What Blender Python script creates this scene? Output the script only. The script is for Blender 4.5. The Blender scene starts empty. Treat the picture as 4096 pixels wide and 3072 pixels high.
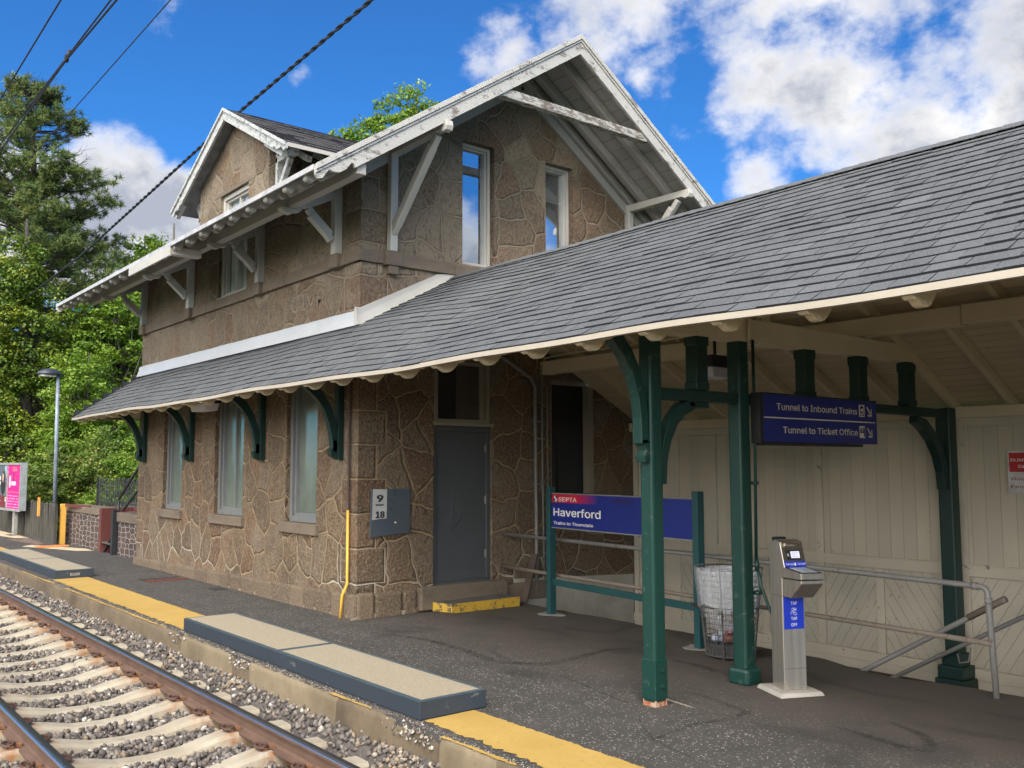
import bpy, math, random
import numpy as np
from mathutils import Vector, Matrix
R=math.radians
C=bpy.context.scene.collection
SC=bpy.context.scene
# ---------------- camera
cam=bpy.data.cameras.new('camera'); co=bpy.data.objects.new('camera',cam); C.objects.link(co); SC.camera=co
cam.sensor_width=36; cam.lens=3688.0/4096*36; cam.clip_start=.05; cam.clip_end=2000
YAW,PIT,ROL=-0.887166962,0.0883706466,-0.00212786675
fw=Vector((math.cos(PIT)*math.sin(YAW),math.cos(PIT)*math.cos(YAW),math.sin(PIT)))
rt=Vector((math.cos(YAW),-math.sin(YAW),0)); up=rt.cross(fw)
rt2=rt*math.cos(ROL)+up*math.sin(ROL); up2=-rt*math.sin(ROL)+up*math.cos(ROL)
m=Matrix(((rt2.x,up2.x,-fw.x,0),(rt2.y,up2.y,-fw.y,0),(rt2.z,up2.z,-fw.z,1.87),(0,0,0,1)))
co.matrix_world=m
# ---------------- light
SC.view_settings.view_transform='Standard'; SC.view_settings.look='None'
SC.view_settings.exposure=1.12; SC.view_settings.gamma=1
SUN_EL=R(42); SUN_AZ=Vector((0.80,-0.60,0)).normalized()
sdir=Vector((SUN_AZ.x*math.cos(SUN_EL),SUN_AZ.y*math.cos(SUN_EL),math.sin(SUN_EL)))
sl=bpy.data.lights.new('sun','SUN'); sl.energy=1.1; sl.angle=R(14); sl.color=(1,.93,.83)
so=bpy.data.objects.new('sun',sl); C.objects.link(so); so.rotation_euler=sdir.to_track_quat('Z','Y').to_euler()
SC.cycles.max_bounces=7; SC.cycles.diffuse_bounces=4; SC.cycles.glossy_bounces=3; SC.cycles.transparent_max_bounces=8
SC.cycles.use_denoising=True
# ---------------- world: physical sky with cumulus by direction, plus added fill clouds
W=bpy.data.worlds.new('World'); SC.world=W; W.use_nodes=True
N=W.node_tree.nodes; L=W.node_tree.links; N.clear()
def nd(t,**k):
    n=N.new(t)
    for a,b in k.items(): setattr(n,a,b)
    return n
out=nd('ShaderNodeOutputWorld'); bg=nd('ShaderNodeBackground'); bg.inputs[1].default_value=0.10
sky=nd('ShaderNodeTexSky',sky_type='NISHITA',sun_disc=False,sun_elevation=SUN_EL,sun_rotation=math.atan2(SUN_AZ.x,SUN_AZ.y))
sky.air_density=1.0; sky.dust_density=.3; sky.ozone_density=3.0
tc=nd('ShaderNodeTexCoord')
def W_noise(scale,detail,rough,loc=(0,0,0)):
    mp=nd('ShaderNodeMapping'); mp.inputs['Location'].default_value=loc; mp.inputs['Scale'].default_value=(1,1,1.35)
    L.new(tc.outputs['Generated'],mp.inputs[0])
    n=nd('ShaderNodeTexNoise'); n.inputs['Scale'].default_value=scale; n.inputs['Detail'].default_value=detail; n.inputs['Roughness'].default_value=rough
    L.new(mp.outputs[0],n.inputs[0]); return n.outputs[0]
def mth(op,a,b=None,c=None,clamp=False):
    n=nd('ShaderNodeMath',operation=op,use_clamp=clamp)
    for i,v in enumerate((a,b,c)):
        if v is None: continue
        if isinstance(v,(int,float)): n.inputs[i].default_value=v
        else: L.new(v,n.inputs[i])
    return n.outputs[0]
def blob(d,rad,amp):
    d=Vector(d).normalized()
    n=nd('ShaderNodeVectorMath',operation='DISTANCE'); L.new(tc.outputs['Generated'],n.inputs[0]); n.inputs[1].default_value=d
    mr=nd('ShaderNodeMapRange',interpolation_type='SMOOTHSTEP'); L.new(n.outputs['Value'],mr.inputs[0])
    mr.inputs[1].default_value=rad; mr.inputs[2].default_value=rad*.15; mr.inputs[3].default_value=0; mr.inputs[4].default_value=amp
    return mr.outputs[0]
def pdir(x,y):   # bearing of a cloud, from its place in the sky
    return fw+rt2*((x-2048)/3688)-up2*((y-1536)/3688)
CL=[((3750,380),.30,.30),((3250,130),.20,.29),((4050,640),.20,.30),((3050,700),.085,.28),((2960,360),.07,.26),((480,700),.10,.42),((680,830),.10,.40),((300,900),.13,.36),((2000,230),.09,.215),((2380,30),.13,.22),((620,20),.09,.27),((990,130),.03,.16),((1220,330),.03,.16),((2600,290),.06,.17),((4400,300),.3,.36),((-300,900),.3,.25)]
BEH=[((.2,-.95,.35),1.15,.46),((.9,-.15,.45),.52,.42),((0.2,-.3,1.),.75,.40),((-.6,-.8,.3),.8,.40),((.785,.59,.15),.20,.50)]  # unseen clouds added behind the viewer as fill light; last one mirrors in window
acc=None
for (d,rad,amp) in BEH:
    b=blob(d,rad,amp); acc=b if acc is None else mth('MAXIMUM',acc,b)
for (p,rad,amp) in CL:
    b=blob(pdir(*p),rad,amp); acc=b if acc is None else mth('MAXIMUM',acc,b)
n1=W_noise(6.5,9,.58,(3.1,1.7,.4)); n2=W_noise(2.2,5,.5,(9,2,5))
bk=nd('ShaderNodeSeparateXYZ'); L.new(tc.outputs['Generated'],bk.inputs[0])
# mask for the unseen fill clouds added behind the viewer, without effect
back=mth('MULTIPLY',mth('GREATER_THAN',mth('ADD',mth('MULTIPLY',bk.outputs[0],fw.x),mth('MULTIPLY',bk.outputs[1],fw.y)),-.0),-.0)
dens=mth('ADD',mth('ADD',n1,acc),-.66)
cov=nd('ShaderNodeMapRange',interpolation_type='SMOOTHSTEP'); L.new(dens,cov.inputs[0]); cov.inputs[1].default_value=-.02; cov.inputs[2].default_value=.17
n3=W_noise(7,7,.6,(3.1,1.66,.52))
shade=nd('ShaderNodeMapRange'); L.new(mth('ADD',mth('MULTIPLY',dens,1.3),mth('MULTIPLY',n3,.55)),shade.inputs[0]); shade.inputs[1].default_value=.36; shade.inputs[2].default_value=.60
cc=nd('ShaderNodeMix',data_type='RGBA'); L.new(shade.outputs[0],cc.inputs[0]); cc.inputs[6].default_value=(5.3,5.2,5.1,1); cc.inputs[7].default_value=(2.2,2.4,2.85,1)
tint=nd('ShaderNodeMix',data_type='RGBA',blend_type='MULTIPLY'); tint.inputs[0].default_value=1; L.new(sky.outputs[0],tint.inputs[6]); tint.inputs[7].default_value=(.165,.475,.80,1)
sd_=nd('ShaderNodeVectorMath',operation='DISTANCE'); L.new(tc.outputs['Generated'],sd_.inputs[0]); sd_.inputs[1].default_value=Vector((.50,-.78,.34)).normalized()
fill_glo=nd('ShaderNodeMapRange',interpolation_type='SMOOTHSTEP'); L.new(sd_.outputs['Value'],fill_glo.inputs[0])  # unseen bright cloud bank added low behind the viewer, lifts the shade
for i_,v_ in enumerate((1.45,.15,.98,11.0)): fill_glo.inputs[i_+1].default_value=v_
cb=nd('ShaderNodeVectorMath',operation='SCALE'); L.new(cc.outputs[2],cb.inputs[0]); L.new(fill_glo.outputs[0],cb.inputs['Scale'])
mx=nd('ShaderNodeMix',data_type='RGBA'); L.new(cov.outputs[0],mx.inputs[0]); L.new(tint.outputs[2],mx.inputs[6]); 
wm=nd('ShaderNodeMix',data_type='RGBA',blend_type='MULTIPLY'); wf=nd('ShaderNodeMapRange'); L.new(fill_glo.outputs[0],wf.inputs[0]); wf.inputs[1].default_value=1.3; wf.inputs[2].default_value=4.0; L.new(wf.outputs[0],wm.inputs[0]); L.new(cb.outputs[0],wm.inputs[6]); wm.inputs[7].default_value=(1.08,1.0,.86,1)
L.new(wm.outputs[2],mx.inputs[7])
L.new(mx.outputs[2],bg.inputs[0]); L.new(bg.outputs[0],out.inputs[0])
# ---------------- helpers
rnd=random.Random(7); rng=np.random.default_rng(11)
class M:
    """node material builder"""
    def __init__(s,name,rough=.6,metal=0,spec=None):
        s.m=bpy.data.materials.new(name); s.m.use_nodes=True; s.t=s.m.node_tree; s.b=s.t.nodes['Principled BSDF']
        s.b.inputs['Roughness'].default_value=rough; s.b.inputs['Metallic'].default_value=metal
        if spec is not None: s.b.inputs['Specular IOR Level'].default_value=spec
        s._pos=None
    def n(s,t,**k):
        n=s.t.nodes.new(t)
        for a,b in k.items(): setattr(n,a,b)
        return n
    def l(s,a,b): s.t.links.new(a,b)
    def pos(s):
        if s._pos is None: s._pos=s.n('ShaderNodeNewGeometry').outputs['Position']
        return s._pos
    def xyz(s,v=None):
        q=s.n('ShaderNodeSeparateXYZ'); s.l(v or s.pos(),q.inputs[0]); return q.outputs
    def comb(s,x,y,z):
        q=s.n('ShaderNodeCombineXYZ')
        for i,v in enumerate((x,y,z)):
            if isinstance(v,(int,float)): q.inputs[i].default_value=v
            else: s.l(v,q.inputs[i])
        return q.outputs[0]
    def math(s,op,a,b=None,c=None,clamp=False):
        q=s.n('ShaderNodeMath',operation=op,use_clamp=clamp)
        for i,v in enumerate((a,b,c)):
            if v is None: continue
            if isinstance(v,(int,float)): q.inputs[i].default_value=v
            else: s.l(v,q.inputs[i])
        return q.outputs[0]
    def noise(s,scale,detail=4,rough=.55,vec=None,stretch=None,col=False):
        v=vec or s.pos()
        if stretch:
            mp=s.n('ShaderNodeMapping'); mp.inputs['Scale'].default_value=stretch; s.l(v,mp.inputs[0]); v=mp.outputs[0]
        q=s.n('ShaderNodeTexNoise'); q.inputs['Scale'].default_value=scale; q.inputs['Detail'].default_value=detail; q.inputs['Roughness'].default_value=rough
        s.l(v,q.inputs[0]); return q.outputs[1 if col else 0]
    def vor(s,scale,feature='F1',vec=None,dims='3D',rand=1):
        q=s.n('ShaderNodeTexVoronoi',feature=feature,voronoi_dimensions=dims); q.inputs['Scale'].default_value=scale; q.inputs['Randomness'].default_value=rand
        s.l(vec or s.pos(),q.inputs['Vector']); return q
    def rng(s,v,a,b,c=0,d=1,smooth=False):
        q=s.n('ShaderNodeMapRange'); q.interpolation_type='SMOOTHSTEP' if smooth else 'LINEAR'
        s.l(v,q.inputs[0])
        for i,x in enumerate((a,b,c,d)): q.inputs[i+1].default_value=x
        return q.outputs[0]
    def mix(s,f,a,b,mode='MIX'):
        q=s.n('ShaderNodeMix',data_type='RGBA',blend_type=mode)
        if isinstance(f,(int,float)): q.inputs[0].default_value=f
        else: s.l(f,q.inputs[0])
        for i,v in ((6,a),(7,b)):
            if isinstance(v,tuple): q.inputs[i].default_value=(*v,1)
            else: s.l(v,q.inputs[i])
        return q.outputs[2]
    def attr(s,name='tone'):
        q=s.n('ShaderNodeAttribute'); q.attribute_name=name; return q.outputs
    def col(s,v):
        if isinstance(v,tuple): s.b.inputs['Base Color'].default_value=(*v,1)
        else: s.l(v,s.b.inputs['Base Color'])
        return s
    def rough(s,v): s.l(v,s.b.inputs['Roughness']); return s
    def bump(s,h,strength=.5,dist=.01):
        q=s.n('ShaderNodeBump'); q.inputs['Strength'].default_value=strength; q.inputs['Distance'].default_value=dist
        s.l(h,q.inputs['Height']); s.l(q.outputs[0],s.b.inputs['Normal']); return s
def simple(name,c,rough=.6,metal=0,var=.25,scale=6,bump=.15,bscale=40,stretch=None,spec=None):
    a=M(name,rough,metal,spec); f=a.noise(scale,5,.6,stretch=stretch)
    lo=tuple(x*(1-var) for x in c); hi=tuple(min(1,x*(1+var)) for x in c)
    a.col(a.mix(a.rng(f,.3,.7),lo,hi))
    if bump: a.bump(a.noise(bscale,4,.6,stretch=stretch),bump,.004)
    return a.m

class B:
    """mesh builder in world coordinates"""
    def __init__(s): s.v=[]; s.f=[]; s.mi=[]; s.tone=[]
    def add(s,vs,fs,mi=0,tone=None):
        o=len(s.v); s.v+=[tuple(v) for v in vs]; s.f+=[tuple(i+o for i in f) for f in fs]; s.mi+=[mi]*len(fs); s.tone+=[tone if tone is not None else .5]*len(fs); return s
    def box(s,x0,x1,y0,y1,z0,z1,mi=0,tone=None):
        return s.add([(x0,y0,z0),(x1,y0,z0),(x1,y1,z0),(x0,y1,z0),(x0,y0,z1),(x1,y0,z1),(x1,y1,z1),(x0,y1,z1)],[(3,2,1,0),(4,5,6,7),(0,1,5,4),(1,2,6,5),(2,3,7,6),(3,0,4,7)],mi,tone)
    def hexa(s,p,mi=0,tone=None):
        return s.add(p,[(3,2,1,0),(4,5,6,7),(0,1,5,4),(1,2,6,5),(2,3,7,6),(3,0,4,7)],mi,tone)
    def beam(s,a,b,w,h,upv=(0,0,1),mi=0,tone=None):
        a=Vector(a); b=Vector(b); d=(b-a).normalized(); u=Vector(upv); sd=d.cross(u).normalized(); u=sd.cross(d).normalized()
        p=[]
        for e in (a,b):
            for i,j in ((-1,-1),(1,-1),(1,1),(-1,1)): p.append(e+sd*(i*w/2)+u*(j*h/2))
        return s.add(p,[(0,1,2,3),(7,6,5,4),(0,4,5,1),(1,5,6,2),(2,6,7,3),(3,7,4,0)],mi,tone)
    def prism(s,poly,off,mi=0,tone=None):
        """poly: list of 3d points (planar), off: extrusion vector"""
        n=len(poly); off=Vector(off); v=[Vector(p) for p in poly]+[Vector(p)+off for p in poly]
        fs=[tuple(range(n-1,-1,-1)),tuple(range(n,2*n))]+[(i,(i+1)%n,n+(i+1)%n,n+i) for i in range(n)]
        return s.add(v,fs,mi,tone)
    def tube(s,pts,r,seg=8,mi=0,caps=True,tone=None):
        pts=[Vector(p) for p in pts]; n=len(pts); rs=r if isinstance(r,(list,tuple)) else [r]*n
        vs=[]; fs=[]; prev=None
        for i,p in enumerate(pts):
            d=(pts[min(i+1,n-1)]-pts[max(i-1,0)]).normalized()
            if prev is None:
                u=Vector((0,0,1)) if abs(d.z)<.9 else Vector((1,0,0)); a=d.cross(u).normalized()
            else: a=(prev-d*prev.dot(d)).normalized()
            b=d.cross(a); prev=a
            for k in range(seg):
                t=2*math.pi*k/seg; vs.append(p+(a*math.cos(t)+b*math.sin(t))*rs[i])
        for i in range(n-1):
            for k in range(seg):
                k2=(k+1)%seg; fs.append((i*seg+k,i*seg+k2,(i+1)*seg+k2,(i+1)*seg+k))
        if caps: fs.append(tuple(range(seg-1,-1,-1))); fs.append(tuple((n-1)*seg+k for k in range(seg)))
        return s.add(vs,fs,mi,tone)
    def sheet(s,pts,mi=0,tone=None): return s.add(pts,[tuple(range(len(pts)))],mi,tone)
    def build(s,name,mats,parent=None,o=(0,0,0),smooth=False,bevel=0,tone=False):
        me=bpy.data.meshes.new(name); o=Vector(o)
        me.from_pydata([(v[0]-o.x,v[1]-o.y,v[2]-o.z) for v in s.v],[],s.f)
        mats=mats if isinstance(mats,(list,tuple)) else [mats]
        for q in mats: me.materials.append(q)
        if len(mats)>1: me.polygons.foreach_set('material_index',s.mi)
        if tone:
            at=me.attributes.new('tone','FLOAT','FACE'); at.data.foreach_set('value',s.tone)
        if smooth: me.polygons.foreach_set('use_smooth',[True]*len(me.polygons))
        me.update(); ob=bpy.data.objects.new(name,me); C.objects.link(ob)
        if parent is not None: ob.parent=parent
        else: ob.location=o
        if bevel:
            bv=ob.modifiers.new('bevel','BEVEL'); bv.width=bevel; bv.segments=2; bv.limit_method='ANGLE'; bv.angle_limit=R(40); bv.harden_normals=False
        return ob
def tag(o,label=None,cat=None,group=None,kind=None):
    if label: o['label']=label
    if cat: o['category']=cat
    if group: o['group']=group
    if kind: o['kind']=kind
    return o
class T:
    """a thing: an Empty at its base with parts"""
    def __init__(s,name,label,cat,loc,group=None):
        s.o=Vector(loc); s.e=bpy.data.objects.new(name,None); C.objects.link(s.e); s.e.location=s.o; tag(s.e,label,cat,group)
    def part(s,b,name,mats,parent=None,**k): return b.build(name,mats,parent or s.e,s.o,**k)
def copy_thing(root,loc,label=None):
    r=root.copy(); C.objects.link(r); r.location=loc
    if label: r['label']=label
    for ch in root.children:
        c=ch.copy(); C.objects.link(c); c.parent=r
        for g in ch.children:
            d=g.copy(); C.objects.link(d); d.parent=c
    return r
FONT=None
try:
    import os
    _p=os.path.join(bpy.utils.resource_path('LOCAL'),'datafiles','fonts','Inter.woff2')
    if os.path.exists(_p): FONT=bpy.data.fonts.load(_p)
except Exception: FONT=None
def ngroup_text(b,s,origin,uvec,vvec,w=None,h=.1,mi=0,bold=.012,raise_=.002,align='L'):
    """adds lettering as mesh; h = cap height, w = total width"""
    cu=bpy.data.curves.new('t','FONT'); cu.body=s; cu.size=1; cu.offset=0; cu.resolution_u=3
    if FONT: cu.font=FONT
    ob=bpy.data.objects.new('t',cu); C.objects.link(ob)
    bpy.context.view_layer.update()
    me=bpy.data.meshes.new_from_object(ob)
    vs=[v.co.copy() for v in me.vertices]; fs=[tuple(p.vertices) for p in me.polygons]
    C.objects.unlink(ob); bpy.data.objects.remove(ob); bpy.data.curves.remove(cu); bpy.data.meshes.remove(me)
    if not vs: return
    x0=min(v.x for v in vs); x1=max(v.x for v in vs)
    sy=h/.73; sx=(w/(x1-x0)) if w else sy*.86
    tw=(x1-x0)*sx; ox={'L':0,'C':-tw/2,'R':-tw}[align]
    u=Vector(uvec).normalized(); v_=Vector(vvec).normalized(); nn=u.cross(v_)
    kx=bold*.45 if bold>0 else .0
    for q,(ex,ey) in enumerate(((-kx,0),(kx,0),(0,kx*.5),(0,-kx*.5)) if kx else ((0,0),)):
        b.add([Vector(origin)+u*((v.x-x0+ex)*sx+ox)+v_*((v.y+ey)*sy)+nn*(raise_+.0001*q) for v in vs],fs,mi)
def tree_hash(i): return (i*2654435761%1000)/1000
# ---------------- materials
def stone_mat(name,scale,base,mortar,corner=True,ribbon=.011):
    a=M(name,.88); x=a.xyz(); u=a.math('SUBTRACT',x[0],x[1]); z=x[2]
    wv=a.noise(2.3,2,.5,col=True); sp=a.n('ShaderNodeSeparateXYZ'); a.l(wv,sp.inputs[0])
    wz=a.noise(7,3,.5)
    uu=a.math('ADD',u,a.math('ADD',a.math('MULTIPLY',sp.outputs[0],.22),a.math('MULTIPLY',wz,.035)))
    zz=a.math('ADD',z,a.math('ADD',a.math('MULTIPLY',sp.outputs[1],.22),a.math('MULTIPLY',wz,.03)))
    vec=a.comb(uu,a.math('MULTIPLY',zz,.86),0.0)
    e=a.vor(scale,'DISTANCE_TO_EDGE',vec,'2D',.92).outputs['Distance']; e=a.math('DIVIDE',e,scale)
    c=a.vor(scale,'F1',vec,'2D',.92).outputs['Color']; cs=a.n('ShaderNodeSeparateColor'); a.l(c,cs.inputs[0])
    rv=cs.outputs[0]
    if corner:  # squared quoins beside the two platform corners
        du=None
        for uc in (-10.11-5.77,-18.65-5.77):
            d=a.math('ABSOLUTE',a.math('SUBTRACT',u,uc)); du=d if du is None else a.math('MINIMUM',du,d)
        zq=a.math('ADD',z,a.math('MULTIPLY',wz,.03)); fr=a.math('FRACT',a.math('DIVIDE',zq,.43)); row=a.math('FLOOR',a.math('DIVIDE',zq,.43))
        odd=a.math('MODULO',a.math('ABSOLUTE',row),2.0); qw=a.math('ADD',.26,a.math('MULTIPLY',odd,.14))
        inq=a.math('LESS_THAN',du,qw)
        eh=a.math('MULTIPLY',a.math('MINIMUM',fr,a.math('SUBTRACT',1.0,fr)),.43)
        ev=a.math('ABSOLUTE',a.math('SUBTRACT',qw,du))
        eq=a.math('MINIMUM',eh,ev)
        e=a.math('ADD',a.math('MULTIPLY',inq,eq),a.math('MULTIPLY',a.math('SUBTRACT',1.0,inq),a.math('MINIMUM',e,ev)))
        rq=a.math('FRACT',a.math('MULTIPLY',row,.377))
        rv=a.math('ADD',a.math('MULTIPLY',inq,rq),a.math('MULTIPLY',a.math('SUBTRACT',1.0,inq),rv))
    rw=a.math('ADD',ribbon*.75,a.math('MULTIPLY',a.noise(1.3,3,.6),ribbon*.5))
    rib=a.math('LESS_THAN',e,rw)
    g=a.noise(24,7,.7,stretch=(1,1,.6)); g2=a.noise(9,4,.6); gl=a.noise(.9,3,.5)
    hm=a.rng(a.math('ADD',z,a.math('MULTIPLY',gl,.5)),3.7,4.3)  # upper stone and mortar paler: weathered, with the sunlit tone mixed into the colour
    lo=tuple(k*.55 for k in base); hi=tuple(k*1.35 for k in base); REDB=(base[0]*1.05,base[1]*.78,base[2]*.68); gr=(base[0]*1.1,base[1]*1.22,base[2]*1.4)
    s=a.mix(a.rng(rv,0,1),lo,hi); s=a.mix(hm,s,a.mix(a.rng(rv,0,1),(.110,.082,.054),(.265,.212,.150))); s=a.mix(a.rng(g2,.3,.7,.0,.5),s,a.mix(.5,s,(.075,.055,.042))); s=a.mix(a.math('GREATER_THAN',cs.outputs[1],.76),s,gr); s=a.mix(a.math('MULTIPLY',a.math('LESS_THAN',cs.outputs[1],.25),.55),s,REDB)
    g5=a.noise(46,5,.75,stretch=(1,1,.55)); s=a.mix(a.rng(g5,.46,.66,0,.7),s,(.29,.235,.165),'MIX'); s=a.mix(a.rng(g,.3,.5,.8,0),s,tuple(k*.33 for k in base))
    s=a.mix(a.rng(a.noise(1.1,4,.65,stretch=(1,1,.35)),.54,.74,0,.6),s,tuple(k*.45 for k in base))
    s=a.mix(a.rng(a.noise(1.7,4,.6),.60,.78,0,.4),s,(.24,.21,.17))
    # joint between ribbon and stone stays dark
    s=a.mix(a.rng(e,ribbon*1.1,ribbon*1.9,.75,0),s,tuple(k*.28 for k in base))
    # whiter repointing near the foot of the wall
    lowm=a.math('MULTIPLY',a.rng(z,.2,1.0,1,0),a.rng(gl,.42,.6))
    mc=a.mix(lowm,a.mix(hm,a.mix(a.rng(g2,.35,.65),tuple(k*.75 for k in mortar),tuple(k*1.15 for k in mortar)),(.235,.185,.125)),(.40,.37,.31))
    a.col(a.mix(rib,s,mc))
    hgt=a.math('ADD',a.math('MULTIPLY',a.rng(e,ribbon*1.1,ribbon*3.2),.55),a.math('ADD',a.math('MULTIPLY',g,.7),a.math('MULTIPLY',g2,.45)))
    pk=a.vor(27,'F1',a.comb(u,z,0.0),'2D').outputs['Distance']; hgt=a.math('ADD',hgt,a.math('MULTIPLY',pk,.35))
    hgt=a.math('ADD',a.math('MULTIPLY',rib,1.25),a.math('MULTIPLY',a.math('SUBTRACT',1.0,rib),hgt))
    a.bump(hgt,1.0,.026); a.rough(a.rng(g,.2,.8,.75,.95)); return a.m
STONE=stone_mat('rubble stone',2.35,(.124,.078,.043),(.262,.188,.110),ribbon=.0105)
STONE2=None
def lowstone():
    a=M('purple rubble',.9); x=a.xyz(); w=a.noise(6,3,.5)
    u=a.math('ADD',x[0],a.math('MULTIPLY',w,.10)); z=a.math('ADD',x[2],a.math('MULTIPLY',a.noise(5,3,.5,vec=None,stretch=(1.3,1,1)),.09))
    vec=a.comb(a.math('MULTIPLY',u,3.2),a.math('MULTIPLY',z,8.6),0.0)
    e=a.vor(1,'DISTANCE_TO_EDGE',vec,'2D',.55).outputs['Distance']; c=a.vor(1,'F1',vec,'2D',.55).outputs['Color']; cs=a.n('ShaderNodeSeparateColor'); a.l(c,cs.inputs[0])
    st=a.mix(cs.outputs[0],(.05,.035,.032),(.14,.085,.07)); st=a.mix(a.rng(a.noise(30,5,.7),.35,.7),st,(.03,.028,.028))
    rib=a.rng(e,.035,.06,1,0); a.col(a.mix(rib,st,a.mix(a.noise(9,3),(.24,.20,.175),(.42,.37,.33))))
    a.bump(a.math('ADD',a.math('MULTIPLY',rib,-.4),a.noise(25,4,.6)),.8,.03); return a.m
LOWSTONE=lowstone()
def trimstone():
    a=M('brownstone trim',.85); g=a.noise(30,6,.7); l=a.noise(1.6,4,.6,stretch=(1,1,2.5))
    s=a.mix(a.rng(l,.35,.68),(.09,.066,.047),(.19,.145,.10)); s=a.mix(a.rng(g,.35,.65),s,(.15,.12,.09)); a.col(s)
    a.bump(g,.6,.01); return a.m
TRIM=trimstone()
def shingle(name,c0,c1):
    a=M(name,1.0,spec=.08); t=a.attr('tone')[2]; g=a.noise(150,2,.8); l=a.noise(3.2,3,.6)
    s=a.mix(t,c0,c1); s=a.mix(a.rng(l,.35,.65,0,.45),s,tuple((x+y)*.33 for x,y in zip(c0,c1)))
    s=a.mix(a.rng(g,.45,.72,0,.6),s,(.26,.28,.30)); s=a.mix(a.rng(g,.3,.42,.6,0),s,(.03,.03,.035)); a.col(s); a.bump(g,.35,.002); return a.m
SHING=shingle('grey asphalt shingles',(.070,.073,.077),(.112,.116,.121)); SHING_OLD=shingle('weathered slate shingles',(.07,.066,.064),(.15,.145,.14))
SHEDGE=simple('shingle edge',(.022,.022,.03),.95)  # near black butt edges: shadow lines of the courses put into the colour
def paint(name,c,peel=(.28,.24,.2),amt=.5,rough=.5,st=(1,1,1),sc=9):
    a=M(name,rough); f=a.noise(sc,7,.72,stretch=st); g=a.noise(1.5,3,.6)
    b0=a.mix(a.rng(g,.3,.7),tuple(k*.86 for k in c),c); d=a.rng(a.math('ADD',f,a.math('MULTIPLY',g,.25)),.86-amt*.22,.93-amt*.22); a.col(a.mix(d,b0,peel))
    a.bump(a.math('ADD',a.math('MULTIPLY',d,-.6),a.math('MULTIPLY',a.noise(40,4),.2)),.6,.004); return a.m
WHITE=paint('white gloss paint',(.46,.44,.40),amt=.25,st=(1,1,1)); WHITE_PEEL=paint('peeling white paint',(.44,.43,.39),(.15,.12,.09),amt=1.15,sc=16,st=(1,.5,1.6))
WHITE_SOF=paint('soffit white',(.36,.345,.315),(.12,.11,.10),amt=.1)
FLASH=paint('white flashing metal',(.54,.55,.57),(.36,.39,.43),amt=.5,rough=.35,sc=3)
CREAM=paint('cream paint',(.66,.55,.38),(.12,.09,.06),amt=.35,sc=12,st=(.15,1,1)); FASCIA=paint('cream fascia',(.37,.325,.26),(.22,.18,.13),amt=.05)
def boards(name,c,axis,w,dark=.35,amt=.3,rough=.6,ls=1.0):
    a=M(name,rough); x=a.xyz(); q=x[axis]; fr=a.math('FRACT',a.math('DIVIDE',q,w)); d=a.math('MINIMUM',fr,a.math('SUBTRACT',1.0,fr))
    row=a.math('FLOOR',a.math('DIVIDE',q,w)); line=a.math('MULTIPLY',a.rng(d,.008,.022,1,0),ls)
    ln=a.math('MULTIPLY',line,a.rng(a.noise(2.2,3,.6),.3,.5,.25,1)); tv=a.math('FRACT',a.math('MULTIPLY',row,.618))
    b=a.mix(tv,tuple(k*.88 for k in c),c); f=a.noise(7,6,.7); b=a.mix(a.rng(f,.62,.7,0,amt),b,tuple(k*.3 for k in c))
    b=a.mix(a.rng(a.noise(.8,3,.6),.4,.7,0,.35),b,tuple(k*.7 for k in c))
    a.col(a.mix(ln,b,tuple(k*dark*.4 for k in c))); a.bump(a.math('MULTIPLY',line,-1.0),.7,.008); return a.m
SOFFIT=boards('canopy deck boards',(.62,.51,.35),1,.105); GSOFFIT=boards('gable deck boards',(.44,.425,.39),2,.115,.3,.05)
VBOARD=boards('vertical timber boards',(.55,.49,.385),0,.163,.9,.35,.6,.55)
def diag():
    a=M('diagonal timber boards',.6); x=a.xyz(); 
    s=a.attr('tone')[2]; sg=a.math('SUBTRACT',a.math('MULTIPLY',a.math('GREATER_THAN',s,.5),2.0),1.0)
    q=a.math('ADD',a.math('MULTIPLY',x[0],sg),a.math('MULTIPLY',x[2],.62)); fr=a.math('FRACT',a.math('DIVIDE',q,.135)); d=a.math('MINIMUM',fr,a.math('SUBTRACT',1.0,fr)); ln=a.rng(d,.02,.045,1,0)
    ln=a.math('MULTIPLY',ln,a.rng(a.noise(3,3,.6),.3,.55,.3,1))
    b=a.mix(a.rng(a.noise(1.3,4,.6),.3,.7),(.44,.40,.325),(.53,.485,.39)); b=a.mix(a.rng(a.noise(22,3,.6),.66,.7,0,.6),b,(.12,.1,.08)); a.col(a.mix(a.math('MULTIPLY',ln,.75),b,(.12,.11,.09))); a.bump(ln,-.5,.006); return a.m
DIAG=diag(); FRAMEW=paint('timber frame paint',(.57,.51,.405),(.18,.13,.09),amt=.45,sc=8)
GREEN=paint('dark green paint',(.0045,.037,.029),(.05,.075,.06),amt=.62,rough=.42,sc=14); GREEN_D=paint('old dark green paint',(.005,.030,.025),(.01,.02,.02),amt=.4,rough=.5)
GREENB=paint('blue green sign post paint',(.012,.06,.065),(.02,.05,.05),amt=.2,rough=.4)
GREYW=paint('grey window paint',(.165,.17,.17),(.07,.07,.07),amt=.5,rough=.5); DOORG=paint('grey door paint',(.070,.076,.082),(.035,.036,.038),amt=.5,rough=.45,sc=2.2)
FRAMEC=paint('tan door frame paint',(.26,.225,.17),(.1,.08,.06),amt=.3)
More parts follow.
